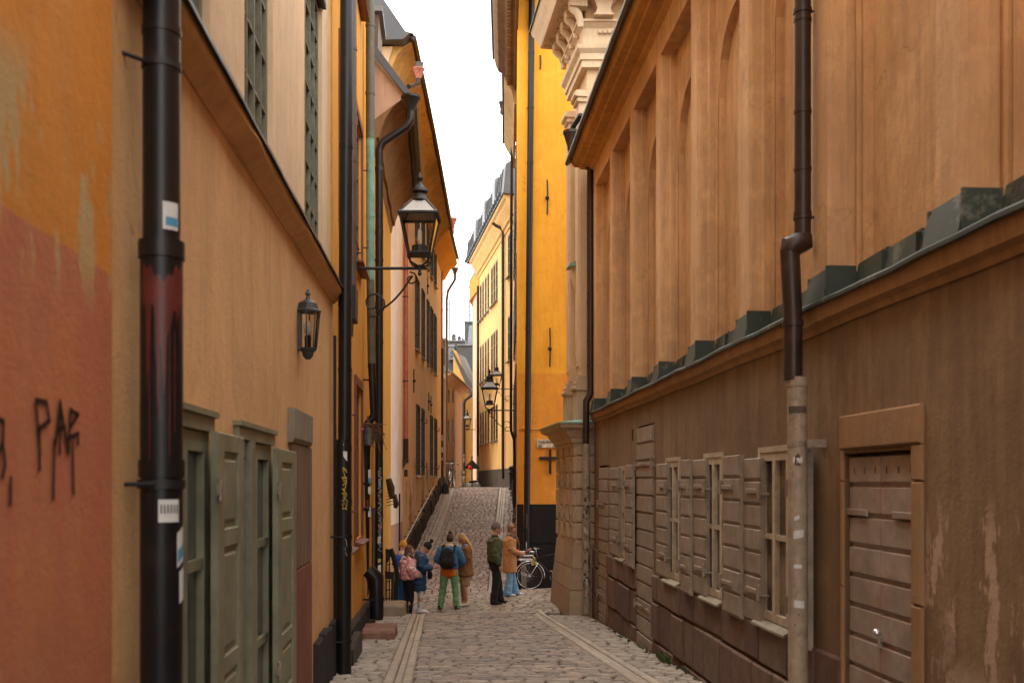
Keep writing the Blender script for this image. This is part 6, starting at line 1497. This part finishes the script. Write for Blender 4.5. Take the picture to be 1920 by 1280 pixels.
# 2 blond woman facing him (towards -X, a bit to the camera)
J2=dict(kl=(-.09,.03,.50),kr=(.09,.05,.50),al=(-.08,-.02,.09),ar=(.11,.03,.09),el=(-.22,-.04,1.14),er=(.23,-.03,1.13),wl=(-.08,.22,1.10),wr=(.12,.20,.98),head=(0,.07,1.60))
t,J,S,hp=person('woman with long blond hair in a brown coat and beige skirt',at_px(872,22.8),R(100),dict(h=1.68,J=J2,nod=R(20)),'skin2')
g=MB(); ch=[(*(V(0,0,.50)*S),.165*S,.12*S),(*(V(0,0,.6)*S),.17*S,.13*S),(*(V(0,0,.8)*S),.18*S,.14*S),(*(V(0,0,.95)*S),.16*S,.125*S)]; garment(t,'skirt',[ch],cloth('beige_wool_skirt',(.33,.19,.10)))
garment(t,'coat',trunk(J,S,.74,.235,.20,.205,.85)+sleeves(J,S,.085,.07,.055,.95),cloth('brown_teddy_coat',(.19,.085,.028),.25,18,.6))
hairblob(t,hp,S,skull(1.02)+[[(0,-.05,.05,.075,.05),(0,-.09,-.06,.085,.045),(0,-.125,-.18,.085,.04),(0,-.12,-.32,.07,.035),(0,-.10,-.42,.04,.02)]],HAIRBL)
g=MB()
for s_ in (-1,): g.loft([(s_*.03,.10,1.46*S,.08,.035),(s_*.05,.16,1.36*S,.085,.035),(s_*.05,.17,1.18*S,.08,.03),(s_*.05,.16,.98*S,.07,.025)],12)
g.loft([(0,0,1.40*S,.11,.10),(0,.0,1.47*S,.10,.09)],12); part('scarf',g,cloth('grey_scarf',(.33,.34,.38)),t,local=True,smooth=True)
shoe(t,J,S,cloth('cream_sneaker',(.62,.50,.38)),bulk=1.12)
g=MB(); g.loft([(.20,.06,.80,.05,.10),(.20,.06,.90,.055,.11),(.20,.06,.98,.045,.10)],12); o=part('shoulder_bag',g,M['blackplinth'],t,local=True,smooth=True); g=MB(); g.tube([(.20,-.03,.97),(.12,-.11,1.25),(-.05,-.08,1.46),(-.12,.05,1.44),(0,.15,1.25),(.19,.14,.97)],.009,5); part('strap',g,M['blackplinth'],o,local=True)
# 3 man in beanie, facing right, mid step
J3=dict(hip=(0,-.01,.95),kl=(-.09,.10,.51),kr=(.09,-.0,.50),al=(-.09,.16,.09),ar=(.09,-.06,.09),el=(-.27,.0,1.13),er=(.27,-.08,1.12),wl=(-.26,.10,.88),wr=(.27,.02,.87),sl=(-.20,0,1.42),sr=(.20,0,1.42),head=(0,.035,1.62))
t,J,S,hp=person('man in a grey beanie, green bomber jacket and black trousers, looking to the right',at_px(928,22.1),R(-72),dict(h=1.80,J=J3,face=R(-8)))
garment(t,'trousers',legs(J,S,.022,-.02,.056,.112),cloth('black_trousers',(.02,.02,.02)))
jm=cloth('olive_bomber_nylon',(.075,.085,.035),.3,6,.7,.6)
garment(t,'jacket',trunk(J,S,.93,.195,.215,.22,.76)+sleeves(J,S,.092,.078,.056,.93),jm)
g=MB(); g.loft([(*(J['hip']+V(0,0,-.045)*S),.185*S,.145*S),(*(J['hip']+V(0,0,.03)*S),.19*S,.15*S)],16)
for e,w_ in (('el','wl'),('er','wr')): a_=J[e].lerp(J[w_],.86); c_=J[e].lerp(J[w_],1.0); g2=MB(); g2.loft([(*a_,.05*S,.05*S),(*c_,.045*S,.045*S)],12); part('cuff',g2,cloth('black_cuff',(.015,.015,.015)),t,local=True,smooth=True)
g2=MB(); g2.loft([(*J['chest'].lerp(J['neck'],.85),.085*S,.08*S),(*J['neck'].lerp(J['head'],.05),.07*S,.07*S)],14); part('ribbed_collar',g2,cloth('black_collar',(.015,.015,.015)),t,local=True,smooth=True); part('ribbed_waistband',g,cloth('black_rib',(.015,.015,.015)),t,local=True,smooth=True)
hairblob(t,hp,S,[[(0,-.02,.02,.088,.104),(0,-.012,.07,.09,.106),(0,-.012,.12,.078,.09),(0,-.02,.165,.045,.05)]],cloth('grey_knit',(.17,.13,.13),.2,60,.6),'beanie')
g=MB()
for s_ in (-1,1): g.tube([hp(.03*s_+.022*math.cos(2*math.pi*i/10),.103,.018+.018*math.sin(2*math.pi*i/10)) for i in range(11)],.003,4,cap=False); g.tube([hp(.052*s_,.1,.02),hp(.078*s_,.0,.02)],.003,4)
part('glasses',g,M['ink'],t,local=True)
shoe(t,J,S,M['blackplinth'])
# 4 woman in camel coat
J4=dict(kl=(-.10,.10,.50),kr=(.10,-.02,.50),al=(-.10,.17,.09),ar=(.10,-.08,.09),el=(-.22,-.04,1.15),er=(.22,-.03,1.14),wl=(-.06,.24,1.02),wr=(.10,.26,1.03),head=(0,.06,1.61))
t,J,S,hp=person('woman with short auburn hair in a camel coat, dark scarf and wide jeans',at_px(955.5,23.3),R(-75),dict(h=1.68,J=J4,face=R(-38),nod=R(12),hand={-1:(0.2,1,-.1),1:(-.2,1,0)}))
garment(t,'jeans',legs(J,S,.015,-.04,.08,.10,flare=.115),cloth('light_denim',(.17,.32,.48),.25,9,.4))
garment(t,'coat',trunk(J,S,.60,.22,.20,.20,.82)+sleeves(J,S,.085,.075,.06,.93),cloth('camel_wool',(.50,.235,.10),.1,14,.4))
hairblob(t,hp,S,skull(1.08)+[[(0,.045,.10,.07,.04),(0,.075,.075,.055,.022)]],HAIRC)
g=MB(); g.loft([(0,.03,1.37*S,.12,.13),(0,.035,1.45*S,.115,.125),(0,.03,1.5*S,.09,.10)],14); g.loft([(-.03,.14,1.45*S,.08,.05),(-.05,.20,1.32*S,.085,.05),(-.07,.215,1.1*S,.08,.04),(-.07,.21,.92*S,.07,.03)],12); part('scarf',g,cloth('dark_check_scarf',(.03,.025,.022),second=[(.2,.12,.09),(.02,.02,.02)],scale=22),t,local=True,smooth=True)
g=MB()
for s_ in (-1,1): g.tube([hp(.033*s_+.025*math.cos(2*math.pi*i/10),.105,.018+.02*math.sin(2*math.pi*i/10)) for i in range(11)],.003,4,cap=False); g.tube([hp(.056*s_,.1,.02),hp(.078*s_,.0,.02)],.003,4)
part('glasses',g,M['ink'],t,local=True)
shoe(t,J,S,M['white'],bulk=1.05)
g=MB(); g.loft([(.02,.36,1.01,.035,.03),(.03,.44,1.05,.04,.03),(.03,.52,1.10,.03,.03)],10,ref=(0,0,1)); 
w_=t.matrix_world
gl_=part('leather_glove',g,plain('brown_leather',(.20,.07,.03),.5),t,local=True,smooth=True)
# 5 long blue puffer, head bent over a phone
qb=cloth('navy_quilted_nylon',(.022,.06,.125),.25,5,.35,.5)
J5=dict(kl=(-.09,.02,.50),kr=(.09,.04,.50),al=(-.08,-.0,.09),ar=(.10,.03,.09),chest=(0,.04,1.29),neck=(0,.09,1.47),head=(0,.165,1.575),sl=(-.175,.04,1.40),sr=(.175,.04,1.40),el=(-.22,.05,1.12),er=(.22,.05,1.12),wl=(-.06,.32,1.10),wr=(.07,.33,1.10))
t,J,S,hp=person('woman in a long navy quilted coat and black pompom hat bent over her phone',at_px(786,23.0),R(-85),dict(h=1.66,J=J5,nod=R(42),hand={-1:(.2,1,.15),1:(-.2,1,.15)}))
garment(t,'coat',trunk(J,S,.56,.20,.185,.205,.85,.012,11,n=66)+sleeves(J,S,.10,.078,.06,.93,.010,6),qb,.012)
garment(t,'tights',legs(J,S,.0,-.03,.042,.09),cloth('white_tights',(.62,.58,.62)),.012)
g=MB(); g.loft([(0,-.02,1.38*S,.13,.09),(0,.0,1.47*S,.12,.10)],14); part('hood',g,qb,t,local=True,smooth=True)
hairblob(t,hp,S,[[(0,-.015,.02,.090,.106),(0,-.01,.07,.092,.108),(0,-.01,.12,.082,.095),(0,-.015,.165,.05,.055)]],cloth('black_knit',(.018,.018,.018),.2,50,.6),'pompom_hat')
g=MB(); g.ball(tuple(hp(0,-.02,.225)),.05*S,12); part('pompom',g,cloth('black_fluff',(.02,.02,.02),.3,60,1),t,local=True,smooth=True)
shoe(t,J,S,cloth('white_shoe',(.66,.62,.64)))
g=MB(); g.loft([(.0,.24,.84*S,.06,.05),(.0,.25,.92*S,.10,.065),(.0,.24,1.0*S,.07,.05)],12); o=part('crossbody_bag',g,M['blackplinth'],t,local=True,smooth=True); g=MB(); g.tube([(.05,.24,.98*S),(.16,.12,1.1*S),(.12,-.12,1.3*S),(0,-.05,1.48*S)],.012,5); part('strap',g,M['blackplinth'],o,local=True)
ph=t
g=MB(); p=(J['wl']+J['wr'])*.5+V(0,.11,.03)*S; g.hexa([(p.x-.036,p.y-.05,p.z),(p.x+.036,p.y-.05,p.z),(p.x+.036,p.y+.07,p.z+.06),(p.x-.036,p.y+.07,p.z+.06),(p.x-.036,p.y-.053,p.z+.009),(p.x+.036,p.y-.053,p.z+.009),(p.x+.036,p.y+.067,p.z+.069),(p.x-.036,p.y+.067,p.z+.069)])
Mt=Matrix.Translation(Vector(t.location))@Matrix.Rotation(t.rotation_euler.z,4,'Z'); g.v=[tuple(Mt@Vector(v)) for v in g.v]
solo('phone',g,M['slate_lt'],tuple(Mt@p),'grey phone held by the woman in the navy quilted coat','phone')
# 6 pink and white puffer, long brown hair
J6=dict(kl=(-.09,.0,.50),kr=(.09,.06,.50),al=(-.06,-.03,.09),ar=(.08,.02,.09),el=(-.26,-.02,1.15),er=(.28,-.04,1.14),wl=(-.18,.22,1.06),wr=(.20,.20,1.02),sl=(-.18,0,1.40),sr=(.18,0,1.40),head=(0,.04,1.60))
t,J,S,hp=person('girl with long brown hair in a pink and white puffer jacket',at_px(765,22.6),R(-62),dict(h=1.64,J=J6,face=R(-12)))
garment(t,'leggings',legs(J,S,.004,-.02,.04,.098),cloth('black_leggings',(.012,.012,.013)))
pk=cloth('pink_white_print',(.72,.62,.55),scale=9,second=[(.66,.22,.28),(.75,.66,.58)],bs=.4)
garment(t,'puffer_jacket',trunk(J,S,.93,.215,.215,.225,.85,.010,5,n=40)+sleeves(J,S,.10,.10,.07,.95,.010,4),pk,.012)
g=MB(); g.loft([(0,-.08,1.38*S,.12,.07),(0,-.09,1.46*S,.10,.06)],14); part('hood',g,pk,t,local=True,smooth=True)
hairblob(t,hp,S,skull(1.06)+[[(.0,-.055,.05,.08,.05),(.02,-.085,-.08,.09,.05),(.04,-.12,-.22,.09,.045),(.07,-.13,-.38,.075,.035),(.09,-.11,-.52,.05,.022),(.10,-.1,-.62,.025,.012)],[(.075,.0,.03,.02,.04),(.09,.03,-.12,.03,.04),(.12,.07,-.28,.035,.03),(.14,.09,-.40,.015,.015)]],HAIRL)
shoe(t,J,S,M['blackplinth'])
bg=cloth('patchwork_fabric',(.5,.42,.08),scale=16,second=[(.05,.05,.05),(.6,.55,.5)])
g=MB(); g.loft([(-.05,-.22,.90,.10,.05),(-.05,-.25,1.0,.13,.06),(-.05,-.23,1.12,.07,.045)],12); o=part('shoulder_bag',g,bg,t,local=True,smooth=True); g=MB(); g.tube([(-.05,-.21,1.12),(.08,-.14,1.3),(.14,-.02,1.46),(.14,.12,1.3)],.016,5); part('strap',g,bg,o,local=True)
# 7 royal blue jacket, yellow beanie, behind
J7=dict(kl=(-.10,.02,.50),kr=(.10,.02,.50),el=(-.27,-.03,1.15),er=(.27,.0,1.15),wl=(-.20,.2,1.05),wr=(.2,.2,1.05))
t,J,S,hp=person('person in a royal blue jacket and mustard beanie, mostly hidden behind the girl in pink',at_px(754,23.7),R(-50),dict(h=1.68,J=J7,nod=R(15)))
bl=cloth('royal_blue_nylon',(.012,.10,.55),.25,7,.4,.5)
garment(t,'jacket',trunk(J,S,.86,.215,.21,.225,.8,.008,7,n=40)+sleeves(J,S,.095,.09,.065,.95,.008,5),bl,.013)
garment(t,'trousers',legs(J,S,.03,-.03,.075,.115),cloth('blue_trousers',(.03,.13,.42),.4,9,.5))
g=MB(); g.loft([(0,-.02,1.40*S,.13,.11),(0,.0,1.50*S,.11,.10)],14); part('collar',g,cloth('pale_fur_collar',(.5,.38,.32),.3,40,1),t,local=True,smooth=True)
hairblob(t,hp,S,[[(0,-.015,.02,.090,.106),(0,-.01,.07,.092,.108),(0,-.01,.12,.082,.095),(0,-.015,.165,.05,.055)]],cloth('mustard_knit',(.48,.22,.03),.2,50,.6),'beanie')
shoe(t,J,S,M['blackplinth'])

# weeds in the joints along the walls
g=MB()
def tuft(x,y,n,h):
    z=ground(x,y)
    for _ in range(n):
        a=random.uniform(0,6.28); r=random.uniform(0,.05); L=h*random.uniform(.4,1); b_=Vector((x+r*math.cos(a),y+r*math.sin(a),z-.01)); d_=Vector((math.cos(a),math.sin(a),0))
        t_=b_+d_*L*.5+Vector((0,0,L)); w_=Vector((-d_.y,d_.x,0))*.006; g.add([b_-w_,b_+w_,b_.lerp(t_,.6)+w_*1.5+Vector((0,0,.01)),t_,b_.lerp(t_,.6)-w_*1.5],[(0,1,2,3,4)])
for i in range(26):
    y=random.uniform(8,19); tuft(wr(y)-.04-random.uniform(0,.05),y,10,.06)
for i in range(10): tuft(wr(12.6)-.05,12.5+random.uniform(-.4,.4),16,.12)
for i in range(60):
    y=random.uniform(27,43); tuft(.16-random.uniform(0,.3)**1.3,y,12,.09)
o=part('weeds',g,plain('weed_green',(.07,.09,.025),.8)); o['kind']='stuff'; o['label']='small green weeds in the joints along the walls'
# ------------------------------------------------------------------ camera, light
cam=bpy.data.cameras.new('camera'); co=bpy.data.objects.new('camera',cam); COL.objects.link(co)
co.location=(0,0,EYE); co.rotation_euler=(R(90),0,0); cam.lens=35.0; cam.sensor_width=36.0; cam.sensor_fit='HORIZONTAL'
cam.shift_y=(HZ-640)/1920; cam.clip_end=3000; cam.clip_start=.05
cam.dof.use_dof=True; cam.dof.focus_distance=22.5; cam.dof.aperture_fstop=2.6
scene.camera=co
w=bpy.data.worlds.new('World'); scene.world=w; w.use_nodes=True; nt=w.node_tree; bg=nt.nodes['Background']
sky=nt.nodes.new('ShaderNodeTexSky'); sky.sky_type='NISHITA'; sky.sun_disc=False; sky.sun_elevation=R(52); sky.sun_rotation=R(200)
mx=nt.nodes.new('ShaderNodeMix'); mx.data_type='RGBA'; mx.inputs[0].default_value=.93
nt.links.new(sky.outputs[0],mx.inputs[6]); mx.inputs[7].default_value=(SKY*1.0,SKY*.965,SKY*.92,1); nt.links.new(mx.outputs[2],bg.inputs[0]); bg.inputs[1].default_value=.15
sl=bpy.data.lights.new('sun','SUN'); sl.energy=1.0; sl.angle=R(25); sl.color=(1,.97,.92); so=bpy.data.objects.new('sun',sl); COL.objects.link(so)
so.rotation_euler=(R(38),0,R(200)+math.pi*0)
so.location=(0,0,30)
vs=scene.view_settings; vs.view_transform='Standard'; vs.look='None'; vs.exposure=EXPO; vs.gamma=1
scene.render.engine='CYCLES'
scene.cycles.use_denoising=True
scene.cycles.max_bounces=8; scene.cycles.diffuse_bounces=4; scene.cycles.transparent_max_bounces=12
